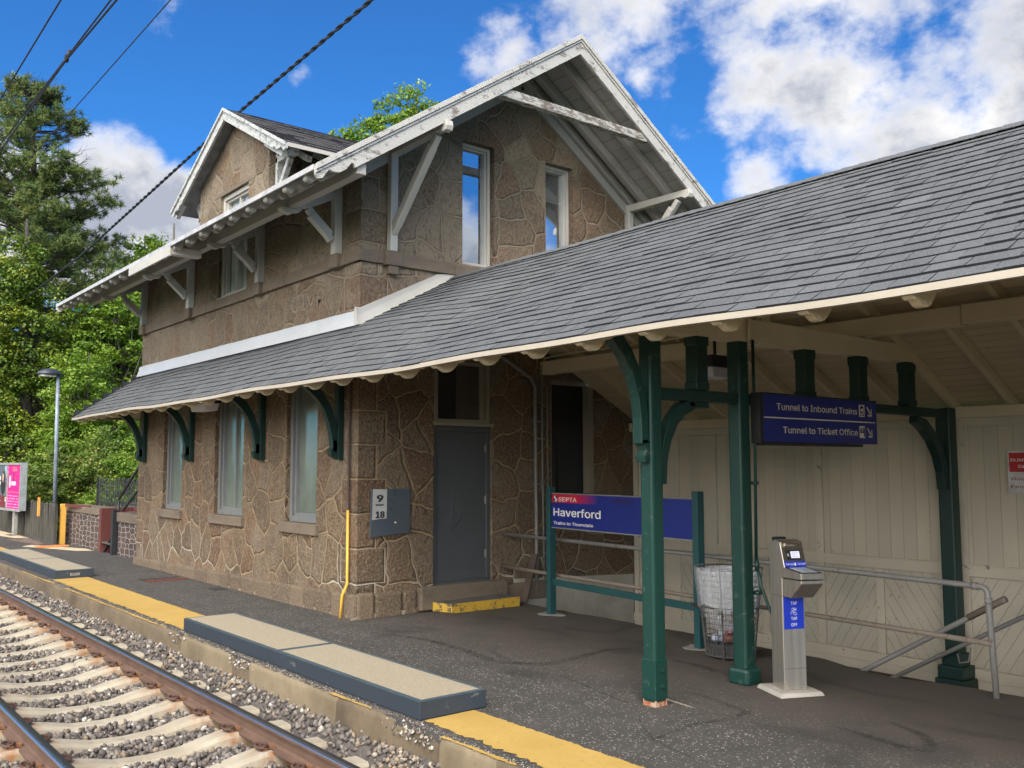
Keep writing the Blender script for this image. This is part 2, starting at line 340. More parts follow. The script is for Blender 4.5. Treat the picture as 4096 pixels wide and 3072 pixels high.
def glass(name,c,refl=.5,tint=(.8,.9,1)):
    a=M(name,.6,spec=.3); b=a.b; o=a.t.nodes['Material Output']
    gl=a.n('ShaderNodeBsdfGlossy'); gl.inputs['Roughness'].default_value=.015; gl.inputs[0].default_value=(*tint,1)
    a.col(c); ms=a.n('ShaderNodeMixShader'); fr=a.n('ShaderNodeFresnel'); fr.inputs[0].default_value=1.5
    a.l(a.math('ADD',fr.outputs[0],refl,clamp=True),ms.inputs[0]); a.l(b.outputs[0],ms.inputs[1]); a.l(gl.outputs[0],ms.inputs[2]); a.l(ms.outputs[0],o.inputs[0]); return a
GL_UP=glass('upper window glass',(.03,.035,.04),.62).m
g_=glass('film covered pane',(.10,.15,.14),.16,(.80,.88,.80)); gn=g_.noise(2.2,4,.6,stretch=(1,1,.6)); g_.col(g_.mix(g_.rng(gn,.35,.65),(.095,.115,.10),(.17,.19,.165))); g_.t.nodes['Glossy BSDF'].inputs['Roughness'].default_value=.16; GL_LOW=g_.m
GL_DARK=glass('dark pane',(.006,.006,.008),.0).m; GL_DORM=glass('dormer pane',(.10,.13,.14),.25).m
BLIND=simple('window blind',(.74,.80,.80),.6,var=.1); CURTAIN=simple('curtain',(.5,.52,.55),.9,var=.15)
DARK=simple('dark interior',(.01,.01,.011),.9,bump=0); BLACK=simple('black metal',(.012,.012,.014),.5); IRON=simple('painted iron',(.02,.022,.026),.5,scale=14)
YELLOWP=paint('yellow pipe paint',(.75,.42,.05),(.4,.2,.06),amt=.5); PIPEB=simple('brown pipe',(.07,.045,.035),.6); PIPEG=paint('grey galvanised pipe',(.21,.20,.19),(.16,.075,.04),amt=.55,rough=.5,sc=14); PIPER=paint('rusty pipe',(.19,.155,.125),(.13,.07,.04),amt=.8,rough=.7,sc=18)
LENS=simple('light lens',(.62,.58,.66),.35,var=.05,bump=0)
def asphalt():
    a=M('platform asphalt',.85); x=a.xyz()
    v=a.vor(62,vec=None); cs=a.n('ShaderNodeSeparateColor'); a.l(v.outputs['Color'],cs.inputs[0])
    v2=a.vor(30); c2=a.n('ShaderNodeSeparateColor'); a.l(v2.outputs['Color'],c2.inputs[0])
    big=a.noise(.55,4,.6); mid=a.noise(2.2,5,.65); fine=a.noise(55,3,.7)
    dust=a.math('MULTIPLY',a.rng(a.math('ADD',x[1],a.math('MULTIPLY',big,1.2)),5.9,7.6),a.rng(x[0],-10.3,-9.2))
    b=a.mix(a.rng(mid,.3,.7),(.038,.035,.031),(.070,.064,.057)); b=a.mix(a.rng(fine,.3,.7,0,.6),b,(.045,.041,.037),'MIX')
    b=a.mix(a.rng(big,.55,.66,0,.5),b,(.030,.028,.027))
    sp=a.math('MULTIPLY',a.math('MULTIPLY',a.math('GREATER_THAN',cs.outputs[0],.72),a.math('LESS_THAN',v.outputs['Distance'],.34)),a.rng(dust,0,1,1,.06))
    b=a.mix(a.math('MULTIPLY',sp,a.rng(a.noise(3,3,.6),.35,.55,.35,1)),b,a.mix(cs.outputs[1],(.17,.155,.14),(.48,.45,.41)))
    sp2=a.math('MULTIPLY',a.math('GREATER_THAN',c2.outputs[0],.94),a.math('LESS_THAN',v2.outputs['Distance'],.3)); b=a.mix(a.math('MULTIPLY',sp2,.6),b,(.3,.28,.26))
    b=a.mix(a.math('MULTIPLY',dust,a.rng(mid,.2,.6,.5,.95)),b,(.070,.056,.043))
    # meandering tar seams and water stains
    w=a.math('ABSOLUTE',a.math('SUBTRACT',a.noise(.42,2,.5,stretch=(.7,1.3,1)),.5)); b=a.mix(a.math('MULTIPLY',a.rng(w,.0,.035,.55,0),a.math('MULTIPLY',a.rng(a.noise(.9,2,.5),.42,.55),a.math('MULTIPLY',a.rng(x[1],4.9,5.4),a.rng(x[0],-9.6,-9.0)))),b,(.018,.016,.016))
    wc=a.vor(.55,'DISTANCE_TO_EDGE',a.comb(a.math('ADD',x[0],a.math('MULTIPLY',mid,.5)),a.math('ADD',x[1],a.math('MULTIPLY',mid,.5)),0.0)).outputs['Distance']; b=a.mix(a.rng(wc,0,.0035,.5,0),b,(.012,.012,.012))
    a.col(b); a.bump(a.math('ADD',v.outputs['Distance'],fine),.45,.006); a.rough(a.rng(fine,.2,.8,.7,.95)); return a.m
ASPH=asphalt()
def yellow():
    a=M('worn yellow paint',.6); f=a.noise(26,6,.75); g=a.noise(2.2,4,.6); y=a.mix(a.rng(g,.3,.7),(.40,.26,.065),(.49,.325,.095))
    y=a.mix(a.rng(a.noise(70,3,.7),.3,.45,.5,0),y,(.40,.25,.06)); wc=a.vor(.8,'DISTANCE_TO_EDGE',a.noise(1.5,4,.6,col=True)).outputs['Distance']
    d=a.rng(a.math('ADD',f,a.math('MULTIPLY',g,.25)),.735,.80); y=a.mix(a.math('MULTIPLY',d,.8),y,(.06,.055,.05)); a.col(y); a.bump(f,.4,.004); return a.m
YEL=yellow()
def concrete(name,c,stain=(.16,.12,.08),pit=.5,rust=False):
    a=M(name,.85); g=a.noise(34,6,.75); m_=a.noise(3,5,.65); x=a.xyz()
    s=a.mix(a.rng(m_,.3,.7),tuple(k*.8 for k in c),tuple(min(1,k*1.12) for k in c)); s=a.mix(a.rng(g,.55,.75,0,pit),s,tuple(k*.45 for k in c)); s=a.mix(a.rng(a.noise(1.2,4,.6),.5,.7,0,.7),s,stain)
    if rust:
        d=a.math('ABSOLUTE',a.math('SUBTRACT',x[1],3.25)); d2=a.math('ABSOLUTE',a.math('SUBTRACT',x[1],1.75)); dd=a.math('MINIMUM',d,d2)
        rr=a.math('MULTIPLY',a.rng(dd,.12,.28,.85,0),a.rng(a.noise(11,4,.6,stretch=(2.5,.6,.5)),.38,.62)); s=a.mix(rr,s,(.26,.10,.025))
    a.col(s); a.bump(g,.5,.006); return a.m
CURB=concrete('old platform curb concrete',(.14,.105,.066),(.055,.038,.024),.95); CURB_NEW=concrete('patched curb concrete',(.205,.16,.10),(.12,.09,.055),.5); CHALK=concrete('broken pale concrete',(.62,.60,.57),(.4,.38,.34))
TIE=concrete('sleeper concrete',(.39,.345,.265),(.30,.25,.18),.35,rust=True)
PADTOP=simple('beige tactile surface',(.31,.265,.19),.8,var=.34,scale=85,bump=1,bscale=120)
PADSIDE=paint('slate blue edging',(.026,.036,.050),(.13,.14,.14),amt=.45,rough=.6,sc=5,st=(1,1,2.2))
PADRIM=simple('slate blue rim',(.050,.075,.090),.6,var=.2)
def railm():
    a=M('rusty rail',.75); x=a.xyz(); s=a.mix(a.rng(a.noise(12,4,.6,stretch=(.3,1,1)),.3,.7),(.085,.048,.033),(.14,.082,.055)); a.col(s); a.bump(a.noise(60,4),.2,.003); return a.m
RAILM=railm(); RAILTOP=M('polished rail head',.22,.9).col((.33,.36,.42)).m; RAILDULL=simple('rail head dull',(.05,.05,.052),.35,.5)
RUST=simple('rusty clip steel',(.075,.038,.026),.75,var=.4,scale=30); RUSTO=simple('orange rust insulator',(.20,.095,.045),.85,var=.4,scale=30)
def vcol(name,stops,rough=.85,noise=60,trans=0):
    a=M(name,rough); t=a.attr('tone')[2]; r=a.n('ShaderNodeValToRGB'); a.l(t,r.inputs[0]); e=r.color_ramp.elements
    while len(e)<len(stops): e.new(.5)
    for i,(p,c) in enumerate(stops): e[i].position=p; e[i].color=(*c,1)
    s=r.outputs[0]
    if noise: s=a.mix(a.rng(a.noise(noise,3,.6),.3,.7,0,.4),s,a.mix(.5,s,(.02,.02,.02)))
    a.col(s)
    if trans:
        o=a.t.nodes['Material Output']; tr=a.n('ShaderNodeBsdfTranslucent'); a.l(a.mix(.0,s,s),tr.inputs[0]); ms=a.n('ShaderNodeMixShader'); ms.inputs[0].default_value=trans
        a.l(a.b.outputs[0],ms.inputs[1]); a.l(tr.outputs[0],ms.inputs[2]); a.l(ms.outputs[0],o.inputs[0])
    return a.m
ROCKM=vcol('ballast stone',[(0,(.055,.047,.045)),(.3,(.115,.098,.088)),(.6,(.165,.142,.122)),(.82,(.23,.21,.195)),(.92,(.25,.18,.11)),(1,(.48,.46,.42))],.85,28)
BALLB=simple('ballast bed',(.085,.075,.068),.95,var=.5,scale=22,bump=1,bscale=30)
STEEL=M('brushed stainless steel',.38,.85); STEEL.col(STEEL.mix(STEEL.rng(STEEL.noise(1.5,4,.6,stretch=(22,22,.6)),.3,.7),(.44,.385,.325),(.62,.555,.49))); STEEL=STEEL.m
STEEL_D=M('bronze face plate',.42,.8).col((.16,.135,.095)).m
BLUE=simple('sign blue',(.009,.019,.17),.35,var=.08,bump=0); BLUE_D=simple('dim sign blue',(.012,.012,.12),.4,var=.1,bump=0); TEXTW=simple('sign white lettering',(.72,.70,.68),.5,var=.03,bump=0); TEXTC=simple('cream lettering',(.62,.56,.46),.5,var=.05,bump=0)
TAPB=simple('bright blue sticker',(.012,.035,.42),.35,var=.05,bump=0); RED=simple('red sign paint',(.45,.012,.015),.4,var=.05,bump=0); REDT=simple('dark red lettering',(.22,.02,.02),.5,bump=0)
# ---------------- ground, platform, track
def hnoise(x,s=1.0):
    return math.sin(x*12.9898*s+1.3)*.5+math.sin(x*31.7*s+.7)*.3+math.sin(x*71.3*s)*.2
EARTH=simple('bare earth and leaf litter',(.07,.062,.035),.95,var=.5,scale=1.2,bump=.8,bscale=15)
GRASSY=simple('rough green ground',(.05,.075,.022),.95,var=.5,scale=.8,bump=1,bscale=8)
b=B()
for (x0,x1,y0,y1) in [(-900,-3.1,11.3,900),(-3.1,900,11.3,900),(-900,900,-900,.0),(-900,-18.7,6.2,11.3),(6.3,900,.0,11.3),(-900,-64,0,6.2)]:
    b.add([(x0,y0,-.6),(x1,y0,-.6),(x1,y1,-.6),(x0,y1,-.6)],[(0,1,2,3)])
tag(b.build('ground',GRASSY),kind='structure')
# platform slab
b=B(); Z=0
def slab(poly,z=0,d=.45): b.prism([(x,y,z-d) for x,y in poly],(0,0,d))
edge=[(-3.1,8.17)]; 
xs=np.linspace(-3.15,-10.1,64)
for x in xs: edge.append((x,8.02+.16*min(1,max(0,(-x-3)/4))*1.0-(.22 if -5.2<x<-3.6 else 0)*(1-abs(x+4.4)/.8 if abs(x+4.4)<.8 else 0)+.035*hnoise(x,.35)+.015*hnoise(x,1.3)))
edge.append((-10.1,8.2))
poly=[(-64,3.768),(6.3,3.768),(6.3,11.2),(-3.1,11.2)]+edge+[(-10.12,6.0),(-18.6,6.0),(-64,6.0)]
slab(poly)
tag(b.build('platform',ASPH),kind='structure')
# curb
def in_break(x): return any(abs(x-c)<w for c,w in ((-10.52,.10),(-8.80,.22),(-5.72,.30)))
b=B(); nx=1200; X0,X1=-40.,4.0; rows=[(3.74,-.55),(3.735,-.30),(3.735,-.18),(3.738,-.10),(3.742,-.045),(3.748,-.008),(3.762,0),(3.79,.001)]
def newc(x): return (-10.42<x<-9.02) or (-8.62<x<-6.86) or (-5.4<x<-4.75)
for i in range(nx+1):
    x=X0+(X1-X0)*i/nx; br=in_break(x)
    for k,(y,z) in enumerate(rows):
        j=rng.normal(0,.0035)+(0 if newc(x) else .006*hnoise(x,.5)+rng.normal(0,.005))
        if br and k>=2: j+=.012+abs(rng.normal(0,.008)); z-=abs(rng.normal(.015,.01)) if k>=4 else 0
        if k==5: z-=abs(rng.normal(0,.004))
        b.v.append((x,y+j*(1 if k<6 else .4),z+(rng.normal(0,.003) if k>=5 else 0)))
K=len(rows)
for i in range(nx):
    x=X0+(X1-X0)*(i+.5)/nx
    for k in range(K-1):
        b.f.append((i*K+k,(i+1)*K+k,(i+1)*K+k+1,i*K+k+1)); b.mi.append(1 if newc(x) else 0); b.tone.append(.5)
tag(b.build('platform_curb',[CURB,CURB_NEW,CHALK],smooth=True),kind='structure')
# rough black strip of loose aggregate between curb and paint, and painted edge line
def ragged(x0,x1,ya,yb,z,ja,jb,step=.035):
    b=B(); n=int((x1-x0)/step)
    for i in range(n+1):
        x=x0+(x1-x0)*i/n
        b.v.append((x,ya+rng.normal(0,ja)+.012*hnoise(x,.3),z)); b.v.append((x,yb+rng.normal(0,jb)+.006*hnoise(x,.2),z))
    for i in range(n): b.f.append((2*i,2*i+2,2*i+3,2*i+1)); b.mi.append(0); b.tone.append(.5)
    return b
for (x0,x1,ya,yb) in [(-16.86,-10.71,3.885,4.44),(-5.82,4.0,3.90,4.36),(-30.0,-21.9,3.9,4.5)]:
    o=ragged(x0,x1,ya,yb,.005,.014,.005).build('painted_edge_line',YEL); tag(o,kind='structure')
for (x0,x1) in [(-15.5,-11.0),(-7.0,-6.35),(-5.4,-4.6),(-18.5,-16.2)]:
    b=ragged(x0,x1,3.752,3.785,.0075,.004,.006,.02)
    tag(b.build('painted_curb_line',YEL),kind='structure')
# faded line mark beside the front post
tag(B().add([(-5.13,5.735,.004),(-4.80,5.695,.004),(-4.80,5.715,.004),(-5.13,5.765,.004)],[(0,1,2,3)]).build('faded_paint_mark',simple('faded paint',(.32,.29,.25),.8,var=.5,scale=30)),kind='structure')
SM_=M('damp tar seam',.7); o_=SM_.t.nodes['Material Output']; SM_.col((.016,.014,.013)); tr_=SM_.n('ShaderNodeBsdfTransparent'); ms_=SM_.n('ShaderNodeMixShader'); SM_.l(SM_.rng(SM_.noise(6,5,.7),.36,.62,.02,.34),ms_.inputs[0]); SM_.l(tr_.outputs[0],ms_.inputs[1]); SM_.l(SM_.b.outputs[0],ms_.inputs[2]); SM_.l(ms_.outputs[0],o_.inputs[0])
def seam(pts,w):
    P=[Vector((x,y,.0045)) for x,y in pts]; q=[]
    for i in range(len(P)-1):
        p0=P[max(i-1,0)]; p1=P[i]; p2=P[i+1]; p3=P[min(i+2,len(P)-1)]
        for k in range(14):
            t=k/14; q.append(.5*((2*p1)+(p2-p0)*t+(2*p0-5*p1+4*p2-p3)*t*t+(3*p1-p0-3*p2+p3)*t*t*t))
    q.append(P[-1]); b=B(); n=len(q)
    for i,c in enumerate(q):
        d=(q[min(i+1,n-1)]-q[max(i-1,0)]).normalized(); s=Vector((-d.y,d.x,0)); ww=w*(.12+.88*math.sin(math.pi*(i+.5)/n)**.6)*(1+.35*hnoise(i*.11)); b.v+=[tuple(c+s*ww*(.5+.2*hnoise(i*.3))),tuple(c-s*ww*.5)]
    for i in range(n-1): b.f.append((2*i,2*i+2,2*i+3,2*i+1)); b.mi.append(0); b.tone.append(.5)
    tag(b.build('damp_seam',SM_.m),kind='structure')
for pts,w in (([(-5.28,5.87),(-5.11,6.04),(-4.85,6.03),(-4.61,5.96),(-4.45,5.91),(-4.43,5.63),(-4.49,5.39),(-4.47,5.12),(-4.42,4.81)],.06),([(-8.96,5.54),(-8.46,5.68),(-7.76,5.67),(-7.2,5.59),(-6.89,5.7),(-6.7,5.92),(-6.76,6.39),(-6.8,6.82),(-6.67,7.02)],.13),([(-3.83,6.09),(-3.52,6.04),(-3.25,6.01),(-3.12,6.08),(-3.28,6.33),(-3.43,6.42),(-3.62,6.5)],.09),([(-6.57,5.5),(-6.32,5.64),(-5.89,5.57),(-5.42,5.46),(-5.15,5.43)],.035),([(-6.09,6.92),(-5.73,6.92),(-5.32,6.84),(-5.12,6.79)],.10),([(-4.9,5.2),(-4.5,4.9),(-4.0,4.75),(-3.4,4.8)],.02)): seam(pts,w)
# stairwell down to the tunnel
BR=concrete('stained foundation',(.085,.05,.028),(.03,.018,.01),.4)
b=B(); b.add([(-10.1,8.35,-.2),(-3.1,8.35,-.2),(-3.1,8.35,-3),(-10.1,8.35,-3)],[(0,1,2,3)])
b.add([(-3.12,8.2,-.1),(-3.12,11,-.1),(-3.12,11,-3),(-3.12,8.2,-3)],[(0,1,2,3)])
for i in range(12): b.box(-3.5-i*.28,-3.12-i*.28+.02,8.36,10.6,-3,-.62-i*.17)
b.box(-10.1,-6.8,8.36,10.6,-3.1,-2.75)
tag(b.build('stairwell',BR),kind='structure')
# ---- raised boarding blocks
PADR='raised boarding blocks on the platform edge'
def pad(x0,x1,y0,y1,label,stencil=False):
    t=T('boarding_block',label,'platform block',((x0+x1)/2,(y0+y1)/2,0),PADR); h=.14
    b=B(); b.box(x0,x1,y0,y1,.004,h-.004); t.part(b,'edging',PADSIDE,bevel=.006)
    r=.042; b=B(); zt=h+.001
    for q in ((x0,x1,y0,y0+r),(x0,x1,y1-r,y1),(x0,x0+r,y0+r,y1-r),(x1-r,x1,y0+r,y1-r)): b.box(*q,h-.004,zt)
    t.part(b,'rim',PADRIM)
    b=B(); b.box(x0+r,x1-r,y0+r,y1-r,h-.006,h+.0035); t.part(b,'top_surface',PADTOP)
    if stencil:
        b=B(); ngroup_text(b,'01125',(x1,y0+.235,.045),(0,1,0),(0,0,1),w=.15,h=.055,raise_=.001,bold=0); t.part(b,'stencilled_number',TEXTC)
    return t
pad(-8.265,-5.83,3.868,4.485,'beige topped slate block nearest the viewer, its dark end facing the yellow line')
pad(-10.70,-8.272,3.868,4.485,'beige topped slate block joined behind the nearest one, opposite the tall windows')
pad(-19.33,-16.88,3.93,4.54,'far beige block with a white stencilled number on its end',True)
pad(-21.79,-19.34,3.93,4.54,'farthest beige block, behind the one with the stencilled number')
# ---- rails
def rail(y,label):
    t=T('rail',label,'rail',(-28,y,-.32),'running rails of the near track')
    pr=[(-.07,-.325),(.07,-.325),(.07,-.314),(.018,-.298),(.010,-.285),(.010,-.215),(.022,-.205),(.0365,-.198),(.0365,-.180),(.030,-.172),(-.030,-.172),(-.0365,-.180),(-.0365,-.198),(-.022,-.205),(-.010,-.215),(-.010,-.285),(-.018,-.298),(-.07,-.314)]
    b=B(); b.prism([(-60,y+a,z) for a,z in pr],(66,0,0)); t.part(b,'rail_web',RAILM)
    b=B(); b.prism([(-60,y+a,z) for a,z in [(.031,-.1725),(.031,-.170),(.02,-.1685),(-.008,-.1682),(-.008,-.1712)]],(66,0,0)); t.part(b,'dull_running_top',RAILDULL)
    b=B(); b.prism([(-60,y+a,z) for a,z in [(-.008,-.1712),(-.008,-.1680),(-.024,-.1690),(-.033,-.1725),(-.0378,-.180),(-.034,-.180),(-.030,-.174)]],(66,0,0)); t.part(b,'polished_gauge_edge',RAILTOP)
rail(3.252,'rusty rail with a polished top edge nearest the platform curb'); rail(1.752,'rusty rail on the far side of the track, cut by the left bottom corner')
# ---- sleepers
def sleeper():
    t=T('sleeper','pale concrete sleeper crossing under both rusty rails','sleeper',(0,2.5,-.45),'concrete sleepers under the near track')
    b=B(); sec=[]
    for dy in (-1.15,-1.145,-.9,-.6,-.45,-.25,0,.25,.45,.6,.9,1.145,1.15):
        a=abs(dy); zt=-.312 if a>.55 else (-.312-.080*(1-max(0,(a-.2))/.35) if a>.2 else -.393)
        w=.095 if a>.55 else .085
        if a>1.147: zt-=.02; w-=.012
        elif a>.95: zt-=.012
        sec.append([(-w-.045,2.5+dy,-.56),(w+.045,2.5+dy,-.56),(w+.016,2.5+dy,zt-.03),(w-.008,2.5+dy,zt),(-w+.008,2.5+dy,zt),(-w-.016,2.5+dy,zt-.03)])
    vs=[p for s in sec for p in s]; fs=[]; n=6
    for i in range(len(sec)-1):
        for k in range(n): fs.append((i*n+k,i*n+(k+1)%n,(i+1)*n+(k+1)%n,(i+1)*n+k))
    fs+= [tuple(range(n)),tuple((len(sec)-1)*n+k for k in range(n-1,-1,-1))]
    b.add(vs,fs); t.part(b,'concrete_body',TIE)
    for y,s in ((3.252,-1),(3.252,1),(1.752,-1),(1.752,1)):
        b=B(); c=y+s*.115; pts=[]
        for i in range(26):   # coiled spring clip: two loops either side of a centre leg
            a=i/25*math.pi*2*1.62; r=.060-.028*i/25
            pts.append((math.cos(a)*r*1.05,c+s*math.sin(a)*r*.8+s*.01,-.288+.012*math.sin(a*.5)+.010*i/25))
        b.tube(pts,.0105,6); b.tube([(.045,c-s*.045,-.30),(-.01,c-s*.055,-.290),(-.05,c-s*.03,-.283)],.011,6)
        b.box(-.05,.05,min(c-s*.04,c+s*.02),max(c-s*.04,c+s*.02),-.325,-.300)
        cl=t.part(b,'rail_clip',RUST,smooth=False)
        b=B(); b.beam((-.035,c-s*.055,-.292),(.055,c-s*.062,-.292),.030,.024); b.box(.03,.055,c-.018,c+.018,-.322,-.29); t.part(b,'insulator',RUSTO,parent=cl)
    return t
sl0=sleeper(); sxs=[-6.92+.645*k for k in range(2,-38,-1)]
ORD='nearest second third fourth fifth sixth seventh eighth ninth tenth eleventh twelfth thirteenth fourteenth fifteenth sixteenth seventeenth eighteenth nineteenth twentieth'.split()
def sl_label(i):
    if i==0: return 'nearest concrete sleeper, only its right end showing between rail and curb'
    if i<20: return ORD[i]+' concrete sleeper counting away from the viewer along the track'
    return 'one of the far concrete sleepers beyond the twentieth, small in the distance'
for i,x in enumerate(sxs):
    if i==0: sl0.e.location.x=x; sl0.e['label']=sl_label(0)
    else:
        c=copy_thing(sl0.e,(x,2.5,-.45),sl_label(i)); c.rotation_euler=(0,0,R(rnd.uniform(-.5,.5)))
# ---- ballast
def hb(x,y):
    if y<3.3: base=-.405 if 1.9<y<3.1 else -.39
    elif y<3.61: base=-.42+(y-3.3)*.1
    else: base=-.389+(y-3.61)*1.55
    return base
b=B()
ysr=[-3,0,.6,1.2,1.9,2.5,3.1,3.3,3.6,3.76]
for i in range(len(ysr)): b.v+=[(-64,ysr[i],hb(0,ysr[i])-.02),(6,ysr[i],hb(0,ysr[i])-.02)]
for i in range(len(ysr)-1): b.f.append((2*i,2*i+1,2*i+3,2*i+2)); b.mi.append(0); b.tone.append(.5)
tag(b.build('track_bed',BALLB),kind='structure')
def rocks(name,P,S,T_,mat):
    """P (n,3) centres, S (n) radii, T_ (n) tones -> one mesh of angular stones"""
    ph=(1+5**.5)/2
    iv=np.array([(-1,ph,0),(1,ph,0),(-1,-ph,0),(1,-ph,0),(0,-1,ph),(0,1,ph),(0,-1,-ph),(0,1,-ph),(ph,0,-1),(ph,0,1),(-ph,0,-1),(-ph,0,1)],float); iv/=np.linalg.norm(iv[0])
    fa=np.array([(0,11,5),(0,5,1),(0,1,7),(0,7,10),(0,10,11),(1,5,9),(5,11,4),(11,10,2),(10,7,6),(7,1,8),(3,9,4),(3,4,2),(3,2,6),(3,6,8),(3,8,9),(4,9,5),(2,4,11),(6,2,10),(8,6,7),(9,8,1)])
    n=len(P); var=[iv*(rng.uniform(.62,1.12,(12,1)))*np.array([1,rng.uniform(.6,.95),rng.uniform(.5,.8)]) for _ in range(24)]
    V=np.stack([var[k] for k in rng.integers(0,24,n)])
    q=rng.normal(size=(n,4)); q/=np.linalg.norm(q,axis=1,keepdims=True); w,x,y,z=q.T
    Rm=np.stack([1-2*(y*y+z*z),2*(x*y-z*w),2*(x*z+y*w),2*(x*y+z*w),1-2*(x*x+z*z),2*(y*z-x*w),2*(x*z-y*w),2*(y*z+x*w),1-2*(x*x+y*y)],1).reshape(n,3,3)
    V=np.einsum('nij,nkj->nki',Rm,V)*S[:,None,None]+P[:,None,:]
    F_=(fa[None]+(np.arange(n)*12)[:,None,None]).reshape(-1,3)
    me=bpy.data.meshes.new(name); me.vertices.add(n*12); me.vertices.foreach_set('co',V.reshape(-1).astype(np.float32))
    nf=len(F_); me.loops.add(nf*3); me.loops.foreach_set('vertex_index',F_.reshape(-1).astype(np.int32)); me.polygons.add(nf)
    me.polygons.foreach_set('loop_start',np.arange(0,nf*3,3,dtype=np.int32))
    at=me.attributes.new('tone','FLOAT','FACE'); at.data.foreach_set('value',np.repeat(T_,20).astype(np.float32))
    me.materials.append(mat); me.update(calc_edges=True); me.validate(); o=bpy.data.objects.new(name,me); C.objects.link(o); return o
P=[];S=[];Tn=[]
def scatter(x0,x1,y0,y1,dens,smin,smax,lift=.0):
    n=int((x1-x0)*(y1-y0)*dens)
    for _ in range(n):
        x=rng.uniform(x0,x1); y=rng.uniform(y0,y1)
        k=round((x+6.92)/.645)*.645-6.92; on=abs(x-k)<.132 and 1.33<y<3.67
        if on and rng.random()<.985: continue
        if abs(y-3.252)<.085 or abs(y-1.752)<.085: continue
        s=rng.uniform(smin,smax)**1.0; z=hb(x,y)+rng.uniform(-.01,.02)+lift
        if on: z=-.318+s*.4; s*=.7
        P.append((x,y,z)); S.append(s); t=rng.random()
        if in_break(x) and y>3.45: t=max(t,.93) if rng.random()<.6 else t
        Tn.append(t)
scatter(-12.5,-4.6,1.1,3.74,760,.017,.040); scatter(-20,-12.5,1.6,3.74,480,.02,.043); scatter(-30,-20,2.4,3.74,130,.03,.05); scatter(-9.5,-4.6,.3,1.1,300,.02,.042)
scatter(-17,-4.6,3.64,3.735,620,.016,.032,.0)
tag(rocks('ballast',np.array(P),np.array(S),np.array(Tn),ROCKM),kind='stuff')
# loose chips of the broken curb and grit beside it
P=[];S=[];Tn=[]
for c,w,nn in ((-10.52,.16,60),(-8.80,.26,150),(-5.72,.36,220)):
    for _ in range(nn):
        x=rng.normal(c,w*.6); y=rng.uniform(3.70,3.84); P.append((x,y,rng.uniform(-.10,.0) if y>3.73 else hb(x,y)+.02)); S.append(rng.uniform(.007,.024)); Tn.append(rng.choice([.95,.99,.5,.2,.8]))
for _ in range(5200):
    x=rng.uniform(-17,-3.5); y=3.79+abs(rng.normal(0,.03)); P.append((x,min(y,3.87),.003)); S.append(rng.uniform(.003,.008)); Tn.append(rng.choice([.05,.1,.3,.6,.97]))
tag(rocks('loose_grit',np.array(P),np.array(S),np.array(Tn),ROCKM),kind='stuff')
# ---------------- station building
FY=5.77; GX=-10.11; LX=-18.65; BYk=11.05; RY=8.41; RZ=7.73; SL=.668; EY=4.49; RAKE=-8.82; RAKEL=-19.95
def roofz(y): return RZ-SL*abs(y-RY)
def clip(poly,a,b_,c):   # keep a*u+b*z<=c
    out=[]
    for i in range(len(poly)):
        p=poly[i]; q=poly[(i+1)%len(poly)]; fp=a*p[0]+b_*p[1]-c; fq=a*q[0]+b_*q[1]-c
        if fp<=0: out.append(p)
        if (fp<0<fq) or (fq<0<fp): t=fp/(fp-fq); out.append((p[0]+(q[0]-p[0])*t,p[1]+(q[1]-p[1])*t))
    return out
def wall(b,to3,u0,u1,z0,z1,holes,clips=(),depth=.28,step=1.1):
    us=sorted({u0,u1,*[h[0] for h in holes],*[h[1] for h in holes]}); zs=sorted({z0,z1,*[h[2] for h in holes],*[h[3] for h in holes]})
    for i in range(len(us)-1):
        for j in range(len(zs)-1):
            a,c,d,e=us[i],us[i+1],zs[j],zs[j+1]; um,zm=(a+c)/2,(d+e)/2
            if any(h[0]<um<h[1] and h[2]<zm<h[3] for h in holes): continue
            p=[(a,d),(c,d),(c,e),(a,e)]
            for cl in clips: p=clip(p,*cl) if len(p)>2 else p
            if len(p)>2: b.sheet([to3(u,z,0) for u,z in p])
    for h in holes:
        q=[(h[0],h[2]),(h[1],h[2]),(h[1],h[3]),(h[0],h[3])]
        for i in range(4):
            s,t=q[i],q[(i+1)%4]; b.sheet([to3(*s,0),to3(*t,0),to3(*t,depth),to3(*s,depth)])
bd=T('station_building','two storey brown rubble stone station house with white gabled roof and a wall dormer','station building',((GX+LX)/2,8.41,0))
fac=lambda u,z,d:(u,FY+d,z); gab=lambda u,z,d:(GX-d,u,z)
W1=(-12.13,-11.20,1.10,3.30); W2=(-14.76,-13.62,1.10,3.30); W3=(-17.22,-16.27,1.10,3.30); DW=(-14.80,-13.66,4.61,6.36)
G1=(7.36,7.92,4.64,6.40); G2=(8.89,9.45,4.64,6.40); DO=(6.90,7.87,.31,3.30); G3=(8.97,9.86,1.45,3.14)
b=B()
DXC=-14.13; DZ=7.62; DS=.52
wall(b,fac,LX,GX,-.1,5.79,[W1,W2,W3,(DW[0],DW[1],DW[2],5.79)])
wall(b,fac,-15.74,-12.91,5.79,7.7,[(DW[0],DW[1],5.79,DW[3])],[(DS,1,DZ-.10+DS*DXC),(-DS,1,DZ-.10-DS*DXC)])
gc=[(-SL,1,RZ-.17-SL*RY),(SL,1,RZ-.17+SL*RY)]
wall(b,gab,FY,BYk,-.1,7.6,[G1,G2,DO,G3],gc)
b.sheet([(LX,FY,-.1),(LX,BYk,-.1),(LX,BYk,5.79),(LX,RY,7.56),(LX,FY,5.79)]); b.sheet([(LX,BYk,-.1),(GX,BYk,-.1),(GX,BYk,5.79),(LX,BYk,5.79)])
for x in (-15.74,-12.91): b.sheet([(x,FY,5.8),(x,7.6,5.8),(x,7.6,6.85),(x,FY,6.85)])
